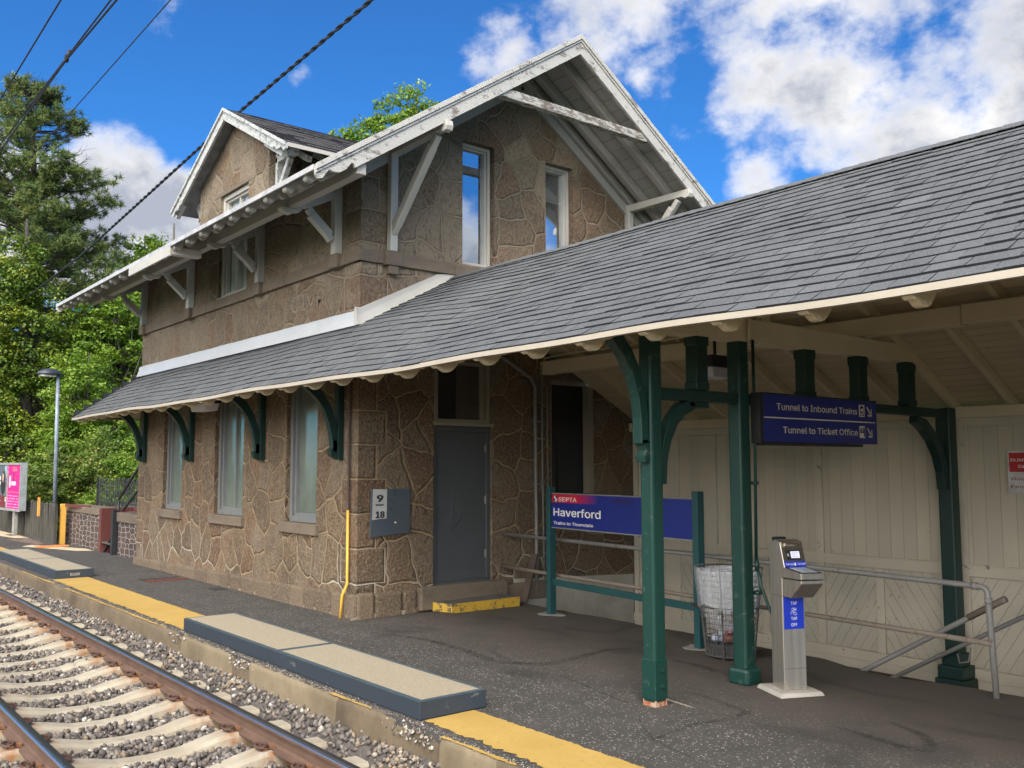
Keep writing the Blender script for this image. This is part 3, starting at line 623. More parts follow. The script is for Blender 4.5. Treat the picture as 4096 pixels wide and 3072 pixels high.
wl=bd.part(b,'stone_wall',STONE)
b=B(); b.sheet([(GX+.012,8.25,-2.6),(GX+.012,10.66,-2.6),(GX+.012,10.66,.19),(GX+.012,8.25,.30)])
bd.part(b,'plastered_stairwell_face',concrete('whitewashed plaster',(.40,.375,.31),(.2,.16,.11),.3),wl)
# dark rooms behind openings
b=B()
for (a,c,d,e) in (W1,W2,W3): b.box(a-.1,c+.1,FY+.285,FY+1.0,d-.1,e+.1)
b.box(DW[0]-.2,DW[1]+.2,FY+.6,FY+.7,4.4,6.5); b.box(-11.4,-11.3,6.9,9.9,4.3,6.7); b.box(-10.7,-10.6,8.8,10,1.3,3.3); b.box(-10.6,-10.5,6.8,8,2.2,3.4)
bd.part(b,'dark_rooms',DARK)
# plinth of individual rounded stones
b=B(); x=LX-.02
while x<GX:
    w=rnd.uniform(.26,.62); x2=min(x+w,GX+.04); zt=.135+.165*(x-LX)/8.5+rnd.uniform(-.012,.012); b.box(x+.008,x2-.008,FY-.045-rnd.uniform(0,.02),FY+.05,-.05,zt,tone=rnd.random()); x=x2
y=FY-.02
while y<6.62:
    w=rnd.uniform(.25,.45); y2=min(y+w,6.64); b.box(GX-.05,GX+.04+rnd.uniform(0,.02),y+.008,y2-.008,-.05,.30+rnd.uniform(-.01,.015),tone=rnd.random()); y=y2
PL=M('plinth stone',.9); t_=PL.attr()[2]; PL.col(PL.mix(PL.rng(PL.noise(35,5,.7),.35,.7),PL.mix(t_,(.060,.038,.025),(.120,.085,.055)),(.20,.155,.105))); PL.bump(PL.noise(26,6,.7),.9,.02)
bd.part(b,'plinth_stones',PL.m,bevel=.035,tone=True)
b=B(); n=90
for i in range(n+1):
    x=LX-.03+(GX+.05-LX)*i/n; b.v+=[(x,FY-.045,.035+.015*hnoise(x,.7)),(x,FY-.035,-.02),(x,FY-.105-.035*abs(hnoise(x,.4)),.003),]
for i in range(n):
    for k in range(2): b.f.append((3*i+k,3*i+3+k,3*i+4+k,3*i+1+k)); b.mi.append(0); b.tone.append(.5)
MORT=concrete('cement fillet',(.30,.25,.18),(.12,.09,.06),.5)
n=30
o=len(b.v)
for i in range(n+1):
    y=FY-.1+(.95)*i/n; b.v+=[(GX+.04,y,.04+.02*hnoise(y,.9)),(GX+.03,y,-.02),(GX+.10+.03*abs(hnoise(y,.6)),y,.003)]
for i in range(n):
    for k in range(2): b.f.append((o+3*i+k,o+3*i+3+k,o+3*i+4+k,o+3*i+1+k)); b.mi.append(0); b.tone.append(.5)
bd.part(b,'cement_fillet',MORT)
# string course, corbels, sills
b=B(); x=LX
for xe in (-17.0,-15.2,-14.86,-13.6,-12.2,-11.0,-10.42,GX+.052): b.box(x+.003,xe-.003,FY-.05-rnd.uniform(0,.005),FY+.1,4.455,4.612); x=xe
y=FY
for ye in (6.3,7.2,8.4,9.7,BYk): b.box(GX-.1,GX+.052,y+.003 if y>FY else y-.05,ye-.003,4.455,4.612); y=ye
bd.part(b,'string_course',TRIM,bevel=.006)
BX=(-10.65,-13.05,-15.95,-18.45)
b=B()
for x in BX: b=B(); b.box(x-.11,x+.11,FY-.115,FY,4.44,4.625); bd.part(b,'corbel',TRIM,bevel=.01)
for y in (6.2,10.62): b=B(); b.box(GX,GX+.115,y-.12,y+.12,4.4399,4.625); b.box(GX,GX+.09,y-.06,y+.09,4.33,4.4401); bd.part(b,'corbel',TRIM,bevel=.01)
for (a,c,d,e) in (W1,W2,W3):
    b=B(); b.box(a-.12,c+.08,FY-.055,FY+.2,.955,1.098); bd.part(b,'window_sill',TRIM,bevel=.01)
# lintels and jambs: thin darker stone
b=B(); b.box(DW[0]-.25,DW[1]+.25,FY-.006,FY+.25,DW[3]+.002,DW[3]+.06)
bd.part(b,'dormer_lintel',TRIM)
# windows
def sash(b,to3,u0,u1,z0,z1,w,d0,d1,mi=0):
    def bx(a,c,e,f):
        p=[to3(a,e,d0),to3(c,e,d0),to3(c,e,d1),to3(a,e,d1),to3(a,f,d0),to3(c,f,d0),to3(c,f,d1),to3(a,f,d1)]; b.hexa(p,mi)
    bx(u0,u0+w,z0,z1); bx(u1-w,u1,z0,z1); bx(u0+w,u1-w,z0,z0+w); bx(u0+w,u1-w,z1-w,z1)
def window(name,to3,o,frame_m,glass_m,mull=False,wf=.06,lab=None,depth=.13):
    u0,u1,z0,z1=o; b=B(); sash(b,to3,u0+.003,u1-.003,z0+.003,z1-.003,wf,depth-.07,depth+.05); sash(b,to3,u0+wf,u1-wf,z0+wf,z1-wf,wf*.6,depth-.03,depth+.04)
    if mull:
        um=(u0+u1)/2; b.hexa([to3(um-.02,z0+wf,depth-.02),to3(um+.02,z0+wf,depth-.02),to3(um+.02,z0+wf,depth+.04),to3(um-.02,z0+wf,depth+.04),to3(um-.02,z1-wf,depth-.02),to3(um+.02,z1-wf,depth-.02),to3(um+.02,z1-wf,depth+.04),to3(um-.02,z1-wf,depth+.04)])
    fr=bd.part(b,'window',frame_m,bevel=.004)
    if lab: fr['label']=lab
    b=B(); g=wf*1.6; um=(u0+u1)/2
    b.sheet([to3(u0+g,z0+g,depth+.02),to3(u1-g,z0+g,depth+.02),to3(u1-g,z1-g,depth+.02),to3(u0+g,z1-g,depth+.02)])
    bd.part(b,'pane',glass_m,fr); return fr
window('w',fac,W1,GREYW,GL_LOW,False,.075,'tall grey framed window nearest the corner'); window('w',fac,W2,GREYW,GL_LOW,True,.075,'grey window with a centre mullion'); window('w',fac,W3,GREYW,GL_LOW,False,.075,'narrow looking far grey window')
def glass_t(name,refl):
    a=M(name); o=a.t.nodes['Material Output']; gl=a.n('ShaderNodeBsdfGlossy'); gl.inputs['Roughness'].default_value=.01; gl.inputs[0].default_value=(.85,.93,1,1)
    tr=a.n('ShaderNodeBsdfTransparent'); ms=a.n('ShaderNodeMixShader'); ms.inputs[0].default_value=refl; a.l(tr.outputs[0],ms.inputs[1]); a.l(gl.outputs[0],ms.inputs[2]); a.l(ms.outputs[0],o.inputs[0]); return a.m
GT=glass_t('clear reflecting pane',.62); GT2=glass_t('clear pane',.30)
f1=window('w',gab,G1,WHITE,GT,False,.045,'white upper gable window mirroring blue sky and a cloud',.17); f2=window('w',gab,G2,WHITE,GT,False,.045,'white upper gable window with blinds and a curtain',.17)
b=B()
for i in range(11): b.beam((GX-.30,G2[0]+.03,6.30-i*.033),(GX-.30,G2[1]-.03,6.30-i*.033),.03,.004,upv=(1,0,.6))
b.box(GX-.32,GX-.28,G2[0],G2[1],5.90,5.93)
b.box(GX-.32,GX-.28,G1[0],G1[1],6.05,6.16)
bd.part(b,'venetian_blind',BLIND,f2)
b=B(); n=24
for i in range(n+1):
    y=G2[0]+.30+.26*i/n; b.v+=[(GX-.38+.02*math.sin(i*1.6),y,4.6),(GX-.38+.02*math.sin(i*1.6),y+.02,6.35)]
for i in range(n): b.f.append((2*i,2*i+2,2*i+3,2*i+1)); b.mi.append(0); b.tone.append(.5)
bd.part(b,'curtain',CURTAIN,f2,smooth=True)
f3=window('w',fac,DW,WHITE,GT2,True,.07,'two light white dormer window behind the eave',.12)
b=B()
for i in range(60): b.beam((DW[0]+.1,FY+.175,4.72+i*.0265),(DW[1]-.1,FY+.175,4.72+i*.0265),.027,.003,upv=(0,1,.35))
bd.part(b,'venetian_blind',BLIND,f3)
b=B(); b.box(DW[0],DW[1],FY-.01,FY+.05,DW[2]-.004,DW[2]+.03); bd.part(b,'window_sill',WHITE,f3)
# side door under the canopy
b=B(); D0,D1=DO[0],DO[1]
def gbox(b,y0,y1,z0,z1,d0,d1,mi=0): b.box(GX-d1,GX-d0,y0,y1,z0,z1,mi)
gbox(b,D0+.003,D0+.065,DO[2],2.40,.03,.16); gbox(b,D1-.065,D1-.003,DO[2],2.40,.03,.16); gbox(b,D0+.065,D1-.065,2.33,2.40,.03,.16); gbox(b,D0+.065,D1-.065,DO[2],DO[2]+.04,.02,.16)
dr=bd.part(b,'door_frame',DOORG,bevel=.003)
b=B(); gbox(b,D0+.068,D1-.068,DO[2]+.042,2.328,.06,.105); gbox(b,D0+.068,D1-.068,DO[2]+.042,DO[2]+.16,.052,.06); bd.part(b,'door',DOORG,dr)
b=B(); 
for z in (.62,1.35,2.05): gbox(b,D1-.078,D1-.058,z,z+.11,.045,.06)
bd.part(b,'hinge',simple('worn steel hinge',(.3,.27,.24),.5),dr)
tp=M('faint scrubbed graffiti',.5); tp.col((.035,.036,.038)); 
b=B()
for i in range(7):
    y0=7.1+rnd.uniform(0,.4); z0=1.15+rnd.uniform(0,.4); pts=[(GX-.058,y0,z0)]
    for k in range(4): pts.append((GX-.058,y0+rnd.uniform(-.12,.15),z0+rnd.uniform(-.2,.25)))
    b.tube(pts,.0035,4)
bd.part(b,'scrubbed_scribble',tp.m,dr)
b=B(); gbox(b,D0-.01,D1+.02,2.405,2.45,-.02,.14); gbox(b,D0+.003,D0+.07,2.452,3.28,.03,.14); gbox(b,D1-.07,D1-.003,2.452,3.28,.03,.14); gbox(b,D0+.07,D1-.07,2.452,2.50,.03,.14); gbox(b,D0+.07,D1-.07,3.24,3.29,.03,.14); gbox(b,D0+.085,D0+.11,2.5,3.24,.06,.12); gbox(b,D1-.15,D1-.11,2.5,3.24,.06,.12); gbox(b,D1-.105,D1-.085,2.5,3.24,.05,.1)
tf=bd.part(b,'transom_frame',FRAMEC,bevel=.004)
b=B(); b.sheet([(GX-.11,D0+.07,2.5),(GX-.11,7.33,2.5),(GX-.11,7.33,3.25),(GX-.11,D0+.07,3.25)]); bd.part(b,'dark_pane',GL_DARK,tf)
b=B(); b.sheet([(GX-.10,7.33,2.5),(GX-.10,D1-.07,2.5),(GX-.10,D1-.07,3.25),(GX-.10,7.33,3.25)]); bd.part(b,'boarded_pane',simple('brown board',(.055,.04,.035),.6),tf)
b=B(); b.sheet([(GX-.18,*p) for p in [(G3[0],G3[2]),(G3[1],G3[2]),(G3[1],G3[3]),(G3[0],G3[3])]]); sd_=bd.part(b,'dark_pane',GL_DARK)
b=B(); gbox(b,G3[1]-.09,G3[1]-.003,G3[2]+.003,G3[3]-.003,.02,.17); gbox(b,G3[0]+.003,G3[0]+.06,G3[2]+.003,G3[3]-.003,.05,.17); gbox(b,G3[0]+.06,G3[1]-.09,G3[3]-.07,G3[3]-.003,.05,.17); bd.part(b,'side_window_frame',FRAMEC,bevel=.004)
b=B(); b.box(GX-.02,GX+.10,6.66,8.08,.02,.315); b.box(GX-.02,GX+.06,8.09,8.9,.0,.24); bd.part(b,'door_sill_stone',TRIM,bevel=.015)
b=B(); b.hexa([(GX,6.82,0),(-9.72,6.95,0),(-9.66,7.98,0),(GX,7.98,0),(GX,6.82,.125),(-9.72,6.95,.115),(-9.66,7.98,.125),(GX,7.98,.135)]); stp=bd.part(b,'door_step',concrete('step concrete',(.11,.10,.09),(.05,.04,.035),.5),bevel=.008)
b=B(); b.hexa([(-9.72,6.942,.004),(-9.712,6.93,.004),(-9.645,7.985,.004),(-9.655,7.985,.004),(-9.72,6.942,.119),(-9.712,6.93,.118),(-9.645,7.985,.128),(-9.655,7.985,.129)]); b.hexa([(-10.0,6.825,.01),(-9.72,6.93,.01),(-9.72,6.942,.01),(-10.0,6.84,.01),(-10.0,6.825,.12),(-9.72,6.93,.118),(-9.72,6.942,.118),(-10.0,6.84,.12)])
bd.part(b,'yellow_step_nosing',paint('dirty yellow nosing',(.50,.31,.035),(.10,.08,.05),amt=.9,sc=14),stp)
# ---- flashing
b=B(); n=60
for i in range(n+1):
    x=-18.76+(GX+.03+18.76)*i/n; w=.004*hnoise(x,.4); b.v+=[(x,FY-.004,3.835+w),(x,FY-.02,3.822+w),(x,FY-.022,3.74),(x,FY-.075,3.625)]
for i in range(n):
    for k in range(3): b.f.append((4*i+k,4*i+k+1,4*i+5+k,4*i+4+k)); b.mi.append(0); b.tone.append(.5)
b.sheet([(-18.76,FY,3.84),(-18.80,FY+.3,3.84),(-18.80,FY+.3,3.66),(-18.76,FY-.07,3.63)])
bd.part(b,'front_flashing',FLASH)
b=B(); pr=[(5.70,3.66,3.86),(5.78,3.67,3.865),(6.4,4.02,4.17),(6.95,4.32,4.44),(7.0,4.35,4.45),(7.2,4.42,4.475),(7.45,4.38,4.41)]
for i,(y,z0,z1) in enumerate(pr): b.v+=[(GX+.075,y,z0-.03),(GX+.03,y,z0+.55*(z1-z0)),(GX+.024,y,z1-.008),(GX+.004,y,z1)]
for i in range(len(pr)-1):
    for k in range(3): b.f.append((4*i+k,4*i+k+1,4*i+5+k,4*i+4+k)); b.mi.append(0); b.tone.append(.5)
b.sheet([(GX+.075,5.70,3.63),(GX+.03,5.70,3.86),(GX-.02,5.70,3.86),(GX-.02,5.70,3.63)])
bd.part(b,'gable_flashing',WHITE)
# ---- roof
def shingles(b,fn,s0,s1,e,uf,tw=(.17,.42)):
    """fn(u,s)->(Vector point, Vector normal); uf(s)->(u0,u1)"""
    s=s0; i=0
    while s<s1-.01:
        se=min(s+e,s1); u0,u1=uf(s); u=u0; 
        while u<u1-.01:
            w=rnd.uniform(*tw); v=min(u+w,u1)
            if u1-v<.1: v=u1
            th=rnd.choice((.011,.011,.014,.017)); tn=min(1,max(0,rnd.gauss(.5,.20))); ds=rnd.uniform(-.003,.003)-(.006 if rnd.random()<.07 else 0)
            g=.0035
            pa,na=fn(u+g,s+ds); pb,nb=fn(v-g,s+ds); pc,nc=fn(v-g,se+.012); pd_,nd_=fn(u+g,se+.012)
            q=[pa+na*th,pb+nb*th,pc+nc*.0015,pd_+nd_*.0015]; b.add(q,[(0,1,2,3)],0,tn)
            b.add([pa-na*.004,pb-nb*.004,pb+nb*th,pa+na*th],[(0,1,2,3)],1,tn)
            b.add([pb-nb*.004,pc-nc*.004,pc+nc*.0015,pb+nb*th],[(0,1,2,3)],1,tn); b.add([pa-na*.004,pa+na*th,pd_+nd_*.0015,pd_-nd_*.004],[(0,1,2,3)],1,tn)
            u=v
        s+=e; i+=1
def planar(P0,U,S,Nn): return lambda u,s:(P0+U*u+S*s,Nn)
cs_,sn_=1/math.hypot(1,SL),SL/math.hypot(1,SL); SLEN=(RY-EY)/cs_
b=B()
for sgn in (1,-1):
    S_=Vector((0,sgn*cs_,sn_)); Nv=Vector((0,-sgn*sn_,cs_)); P0=Vector((0,RY-sgn*(RY-EY),roofz(EY)))
    shingles(b,planar(P0,Vector((1,0,0)),S_,Nv),0,SLEN,.15,lambda s:(RAKEL-.02,RAKE+.02),(.3,.75))
rf=bd.part(b,'roof_covering',[SHING_OLD,SHEDGE],tone=True)
b=B()
for sgn in (1,-1):
    for (o0,o1) in ((.002,.045),):
        y0,y1=RY-sgn*(RY-EY),RY; p=[(RAKEL,y0,roofz(EY)-o0-.002),(RAKE,y0,roofz(EY)-o0-.002),(RAKE,y1,RZ-o0-.002),(RAKEL,y1,RZ-o0-.002)]; q=[(x,y,z-o1) for x,y,z in p]; b.hexa(q+p)
bd.part(b,'roof_deck',GSOFFIT,rf)
# rake boards with scalloped foot
def rake(X_,side,mat,th=.045,dirx=1):
    b=B(); y0=RY-side*(RY-EY); pts_top=[]; 
    def P(s,d): # s along slope from foot, d below roof surface
        return (X_,y0+side*(cs_*s+sn_*0)+0, roofz(EY)+sn_*s-d/cs_)
    prof=[P(-.02,.03),P(-.02,.09),P(.02,.14),P(.08,.155),P(.13,.13),P(.17,.105),P(.24,.15),P(.33,.185),P(.43,.185),P(.50,.15),P(.54,.17),P(.56,.215),P(SLEN,.215),P(SLEN,.03)]
    b.prism(prof,(-th*dirx,0,0)); 
    b.prism([P(-.03,-.012),P(-.03,.045),P(SLEN,.045),P(SLEN,-.012)],(.035*dirx,0,0)); b.prism([P(-.03,.05),P(-.03,.075),P(SLEN,.075),P(SLEN,.05)],(.018*dirx,0,0))
    bd.part(b,'rake_board',mat,rf,bevel=.003)
RKM=paint('flaking rake paint',(.47,.455,.42),(.19,.165,.14),amt=.85,sc=15,st=(1,.3,.55))
rake(RAKE,1,RKM); rake(RAKE,-1,RKM); rake(RAKEL,1,WHITE,dirx=-1); rake(RAKEL,-1,WHITE,dirx=-1)
for xr in (-9.28,-9.80,-10.05,-19.3):
    b=B()
    for s in (1,-1):
        z_=lambda y: roofz(y)-.05/cs_-.07/cs_
        ya=RY-s*(RY-EY-.25); b.beam((xr,ya,z_(ya)),(xr,RY,z_(RY)),.115,.13,upv=(0,0,1))
    bd.part(b,'gable_rafter',WHITE_SOF,rf,bevel=.018)
b=B(); b.box(RAKE-.14,RAKE-.03,7.02,9.78,6.545,6.665); bd.part(b,'collar_beam',WHITE_PEEL,rf,bevel=.008)
# frieze boards against the gable wall
b=B()
for s in (1,-1):
    y0=RY-s*(RY-FY); b.beam((GX+.025,y0,roofz(FY)-.34),(GX+.025,RY,RZ-.30),.05,.13)
bd.part(b,'gable_frieze_board',WHITE_SOF,rf)
# eave: rafter tails, drip edge, fascia
def tail(x):
    b=B(); 
    def P(s,d): return (x-.045,EY+cs_*s,roofz(EY)+sn_*s-d/cs_)
    pr=[P(.02,.05),P(.02,.085),P(.05,.115)]
    for i in range(7): a=math.pi*i/6; pr.append(P(.06+.13*i/6,.10+.05*math.sin(a)))
    pr.append(P(.215,.09))
    for i in range(7): a=math.pi*i/6; pr.append(P(.23+.20*i/6,.105+.065*math.sin(a)))
    pr+=[P(.46,.09),P(.50,.14),P(1.6,.14),P(1.6,.05)]
    b.prism(pr,(.09,0,0)); bd.part(b,'rafter_tail',WHITE_SOF,rf,bevel=.004)
x=RAKE-.33
while x>RAKEL+.1: tail(x); x-=.52
b=B(); b.box(RAKEL,RAKE-.05,EY-.022,EY-.002,roofz(EY)-.052,roofz(EY)+.006); bd.part(b,'eave_drip_edge',simple('aluminium drip edge',(.42,.42,.42),.4,bump=0),rf)
b=B(); b.box(-15.25,-13.35,EY-.03,EY+.002,roofz(EY)-.19,roofz(EY)-.054); b.box(-13.50,-13.36,EY+.0,EY+.45,roofz(EY)-.16,roofz(EY)-.05); bd.part(b,'patched_fascia_board',WHITE,rf,bevel=.004)
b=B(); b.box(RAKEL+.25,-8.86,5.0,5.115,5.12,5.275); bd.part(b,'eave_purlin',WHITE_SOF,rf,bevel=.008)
# front brackets
def fbr(x,m,lab=None):
    b=B(); b.box(x-.058,x+.058,FY-.11,FY-.002,4.626,5.62); g=bd.part(b,'eave_bracket',m,bevel=.006)
    if lab: g['label']=lab
    b=B(); sl=.44
    def A(y,z): return (x-.055,y,z)
    pr=[A(FY-.11,5.35),A(5.30,5.165),A(5.22,5.165),A(5.17,5.09),A(5.10,5.08),A(5.05,5.045),A(4.97,5.05),A(4.91,5.09),A(4.90,5.115),A(5.12,5.118),A(5.14,5.24),A(FY-.11,5.50)]
    b.prism(pr,(.11,0,0)); bd.part(b,'arm',m,g,bevel=.005)
    b=B(); b.beam((x,5.30,5.17),(x,FY-.135,4.80),.085,.09); b.beam((x,5.34,5.10),(x,FY-.16,4.86),.105,.115); bd.part(b,'strut',m,g,bevel=.012)
WP2=paint('chalky white paint',(.60,.61,.60),(.24,.22,.20),amt=.8,sc=18)
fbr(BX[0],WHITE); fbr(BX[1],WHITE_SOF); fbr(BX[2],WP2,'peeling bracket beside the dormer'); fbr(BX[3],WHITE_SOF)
for y in (6.2,10.62):
    b=B(); b.box(GX+.002,GX+.11,y-.055,y+.055,4.626,5.92); g=bd.part(b,'gable_bracket',WHITE,bevel=.014)
    b=B(); pr=[(GX,5.905),(-8.93,5.905),(-8.86,5.87),(-8.79,5.88),(-8.77,5.93),(-8.79,6.0),(GX,6.02)]; b.prism([(x_,y-.05,z_) for x_,z_ in pr],(0,.10,0)); bd.part(b,'arm',WHITE,g,bevel=.005)
    b=B(); b.beam((GX+.09,y,4.86),(-9.02,y,5.88),.085,.085); b.beam((GX+.16,y,4.95),(-9.14,y,5.78),.105,.108); bd.part(b,'strut',WHITE,g,bevel=.014)
# ---- dormer roof
cd,sd2=1/math.hypot(1,DS),DS/math.hypot(1,DS); DHW=2.29; DFY=5.55; DL=DHW/cd
b=B()
for s in (1,-1):
    P0=Vector((DXC-s*DHW,DFY,DZ-DS*DHW)); S_=Vector((s*cd,0,sd2)); Nv=Vector((-s*sd2,0,cd))
    def fn(u,ss,P0=P0,S_=S_,Nv=Nv): return P0+Vector((0,1,0))*u+S_*ss,Nv
    shingles(b,fn,0,DL,.14,lambda ss:(0,min(2.9,1.15+1.35*ss)),(.2,.5))
dm=bd.part(b,'dormer_roof',[SHING_OLD,SHEDGE],tone=True)
b=B()
for s in (1,-1):
    p=[(DXC-s*DHW,DFY,DZ-DS*DHW-.004),(DXC,DFY,DZ-.004),(DXC,DFY+2.7,DZ-.004),(DXC-s*DHW,DFY+1.0,DZ-DS*DHW-.004)]; q=[(x_,y_,z_-.05) for x_,y_,z_ in p]; b.hexa(q+p)
bd.part(b,'dormer_roof_deck',simple('old grey soffit',(.20,.20,.21),.7,var=.3),dm)
b=B()
for s in (1,-1):
    def P(ss,d,s=s): return (DXC-s*DHW+s*cd*ss,DFY-.03,DZ-DS*DHW+sd2*ss-d/cd)
    b.prism([P(-.02,.012),P(-.02,.07),P(.06,.12),P(.14,.085),P(.22,.12),P(.32,.155),P(.42,.13),P(.46,.165),P(DL,.165),P(DL,.012)],(0,.04,0)); b.prism([P(-.03,-.014),P(-.03,.03),P(DL,.03),P(DL,-.014)],(0,-.03,0))
bd.part(b,'dormer_rake_board',paint('grey flaking rake',(.46,.47,.46),(.2,.19,.17),amt=.9,sc=15),dm,bevel=.003)
for x_ in (DXC-DHW,DXC+DHW): b=B(); b.box(x_-.012,x_+.012,DFY,DFY+1.1,DZ-DS*DHW-.05,DZ-DS*DHW+.006); bd.part(b,'dormer_drip_edge',WHITE,dm)
for x_,s in ((-15.74,-1),(-12.91,1)):
    b=B(); b.box(min(x_,x_+s*.07),max(x_,x_+s*.07),FY+.10,FY+.21,5.95,6.62); b.box(min(x_,x_+s*.62),max(x_,x_+s*.62),FY+.10,FY+.2,6.47,6.56); b.beam((x_+s*.06,FY+.15,6.02),(x_+s*.42,FY+.15,6.47),.08,.08,upv=(0,1,0))
    bd.part(b,'dormer_side_bracket',WP2,dm,bevel=.006)
for x_,s in ((-15.9,-1),(-12.75,1)):
    for k in range(3): b=B(); b.beam((x_,FY-.12+.4*k,6.70),(x_+s*.62,FY-.12+.4*k,6.37),.07,.09,upv=(0,0,1)); bd.part(b,'dormer_rafter_tail',WP2,dm)
# wall pipes and scribbles
b=B(); b.tube([(-10.285,FY-.035,3.2),(-10.285,FY-.035,1.32)],.017,8); bd.part(b,'brown_downpipe',PIPEB)
b=B(); b.tube([(-10.285,FY-.035,1.32),(-10.283,FY-.035,.55),(-10.26,FY-.045,.42),(-10.30,FY-.09,.28),(-10.31,FY-.11,.0)],.018,8); bd.part(b,'yellow_downpipe',YELLOWP,smooth=True)
b=B(); b.tube([(GX+.04,8.0,3.40),(GX+.04,8.3,3.25),(GX+.04,8.55,3.12),(GX+.04,8.63,3.0),(GX+.04,8.65,.75),(GX+.04,8.66,.0)],.026,8); b.tube([(GX+.04,9.2,3.46),(GX+.04,8.84,3.42),(GX+.04,8.76,3.32),(GX+.04,8.77,1.6),(GX+.05,8.79,.0)],.013,8); b.tube([(GX+.04,8.79,3.05),(GX+.04,8.86,3.0),(GX+.04,8.88,1.0),(GX+.06,8.86,.1)],.009,6)
for z in (.9,1.6,2.5): b.box(GX,GX+.05,8.60,8.82,z,z+.02)
bd.part(b,'grey_conduits',PIPEG,smooth=True)
b=B(); b.beam((-9.85,8.22,.0),(-10.06,8.60,.62),.02,.10,upv=(1,.4,0)); bd.part(b,'leaning_board',simple('grimy board',(.07,.05,.038),.8))
b=B(); ngroup_text(b,'CIVR',(-12.05,FY-.002,4.03),(1,0,0),(0,0,1),w=1.0,h=.32,bold=0,raise_=.002,mi=0)
CH=M('chalky graffiti',.9); CH.col(CH.mix(CH.rng(CH.noise(35,4,.8),.4,.6),(.125,.095,.070),(.27,.235,.195)))
bd.part(b,'faded_graffiti',CH.m)
# ---------------- platform canopy: lean-to along the house, then open shelter
cn=T('platform_canopy','long low grey shingled canopy roof on dark green posts','canopy',(-6,7.2,0))
CE=4.70; CEZ=2.83; CR=7.22; CRZ=4.425; RE=10.95; REZ=2.50; XR=6.0
def zmid(x): t=min(1,max(0,(x-GX)/3.2)); t=t*t*(3-2*t); return 3.645*(1-t)+3.52*t
def sag(x): return .010*math.sin(x*1.1+.6)+.006*math.sin(x*2.7)
def cprof(x,y):   # roof surface height
    zm=zmid(x)
    if y<=FY: z=CEZ+(zm-CEZ)*(y-CE)/(FY-CE)
    else: z=zm+(CRZ-zm)*(y-FY)/(CR-FY)
    return z+sag(x)*(1 if y<6 else .5)
SM=1.348; SF=SM+1.646
def cfn(u,s):
    y=CE+(FY-CE)*s/SM if s<=SM else FY+(CR-FY)*(s-SM)/(SF-SM)
    z=cprof(u,y); dz=(cprof(u,y+.02)-cprof(u,y-.02))/.04; n=Vector((0,-dz,1)).normalized(); return Vector((u,y,z)),n
def cu(s):
    if s<SM-.02: return (-19.30+.56*s/SM,XR)
    return (GX+.005,XR)
b=B(); shingles(b,cfn,-.012,SF-.02,.1405,cu,(.14,.33))
cov=cn.part(b,'shingle_covering',[SHING,SHEDGE],tone=True)
# left return hip and rear slope
b=B()
S_=Vector((.56,0,.815)).normalized()
def hf(u,s): return Vector((-19.30,4.70,2.83))+Vector((0,1,0))*u+S_*s,Vector((-.815,0,.56)).normalized()
shingles(b,hf,0,.985,.14,lambda s:(s*1.08,6.2),(.2,.4)); cn.part(b,'hip_end_covering',[SHING,SHEDGE],cov,tone=True)
rs=Vector((0,-(RE-CR),CRZ-REZ)); rl=rs.length; rs.normalize(); rn=Vector((0,rs.z,-rs.y)).normalized()
b=B(); shingles(b,lambda u,s:(Vector((u,RE,REZ))+rs*s,rn),0,rl,.28,lambda s:(GX+.01,XR),(.5,.9)); cn.part(b,'rear_slope_covering',[SHING,SHEDGE],cov,tone=True)
b=B(); x=GX+.05   # ridge caps
while x<XR:
    w=.30; z=CRZ+sag(x)*.5+.012; b.add([(x,CR-.13,z-.058),(x,CR,z+.016),(x,CR+.13,z-.058),(x+w,CR+.13,z-.07),(x+w,CR,z+.004),(x+w,CR-.13,z-.07)],[(0,1,4,5),(1,2,3,4)],0,.35+.3*rnd.random()); x+=.17
cn.part(b,'ridge_caps',[SHING,SHEDGE],cov,tone=True)
# deck boards
b=B(); n=80
def deckstrip(xa,xb,ys,fz,off,n=60):
    o=len(b.v); k=len(ys)
    for i in range(n+1):
        x=xa+(xb-xa)*i/n
        for y in ys: b.v.append((x,y,fz(x,y)-off))
    for i in range(n):
        for j in range(k-1): b.f.append((o+i*k+j,o+i*k+k+j,o+i*k+k+j+1,o+i*k+j+1)); b.mi.append(0); b.tone.append(.5)
rz_=lambda x,y: CRZ-(CRZ-REZ)*(y-CR)/(RE-CR)
for off in (.010,.038):
    deckstrip(-19.26,GX,[CE+.01,FY-.005],cprof,off,20); deckstrip(GX+.003,XR,[CE+.01,FY,CR],cprof,off); deckstrip(GX+.003,XR,[CR,RE],rz_,off)
b.sheet([(-19.25,4.78,2.84),(-18.67,5.70,3.60),(-18.67,10.9,3.60),(-19.25,10.9,2.84)])
cn.part(b,'deck_boards',SOFFIT)
b=B(); n=120; xs_=np.linspace(-19.31,XR,n+1)
for x in xs_:
    z=CEZ+sag(x)-.002; b.v+=[(x,CE-.016,z-.004),(x,CE-.022,z-.046),(x,CE+.006,z-.050)]
for i in range(n):
    for k in range(2): b.f.append((3*i+k,3*i+k+1,3*i+4+k,3*i+3+k)); b.mi.append(0); b.tone.append(.5)
b.sheet([(-19.31,CE-.016,2.826),(-19.31,CE-.02,2.79),(-19.33,10.9,2.79),(-19.33,10.9,2.826)])
cn.part(b,'eave_fascia',FASCIA)
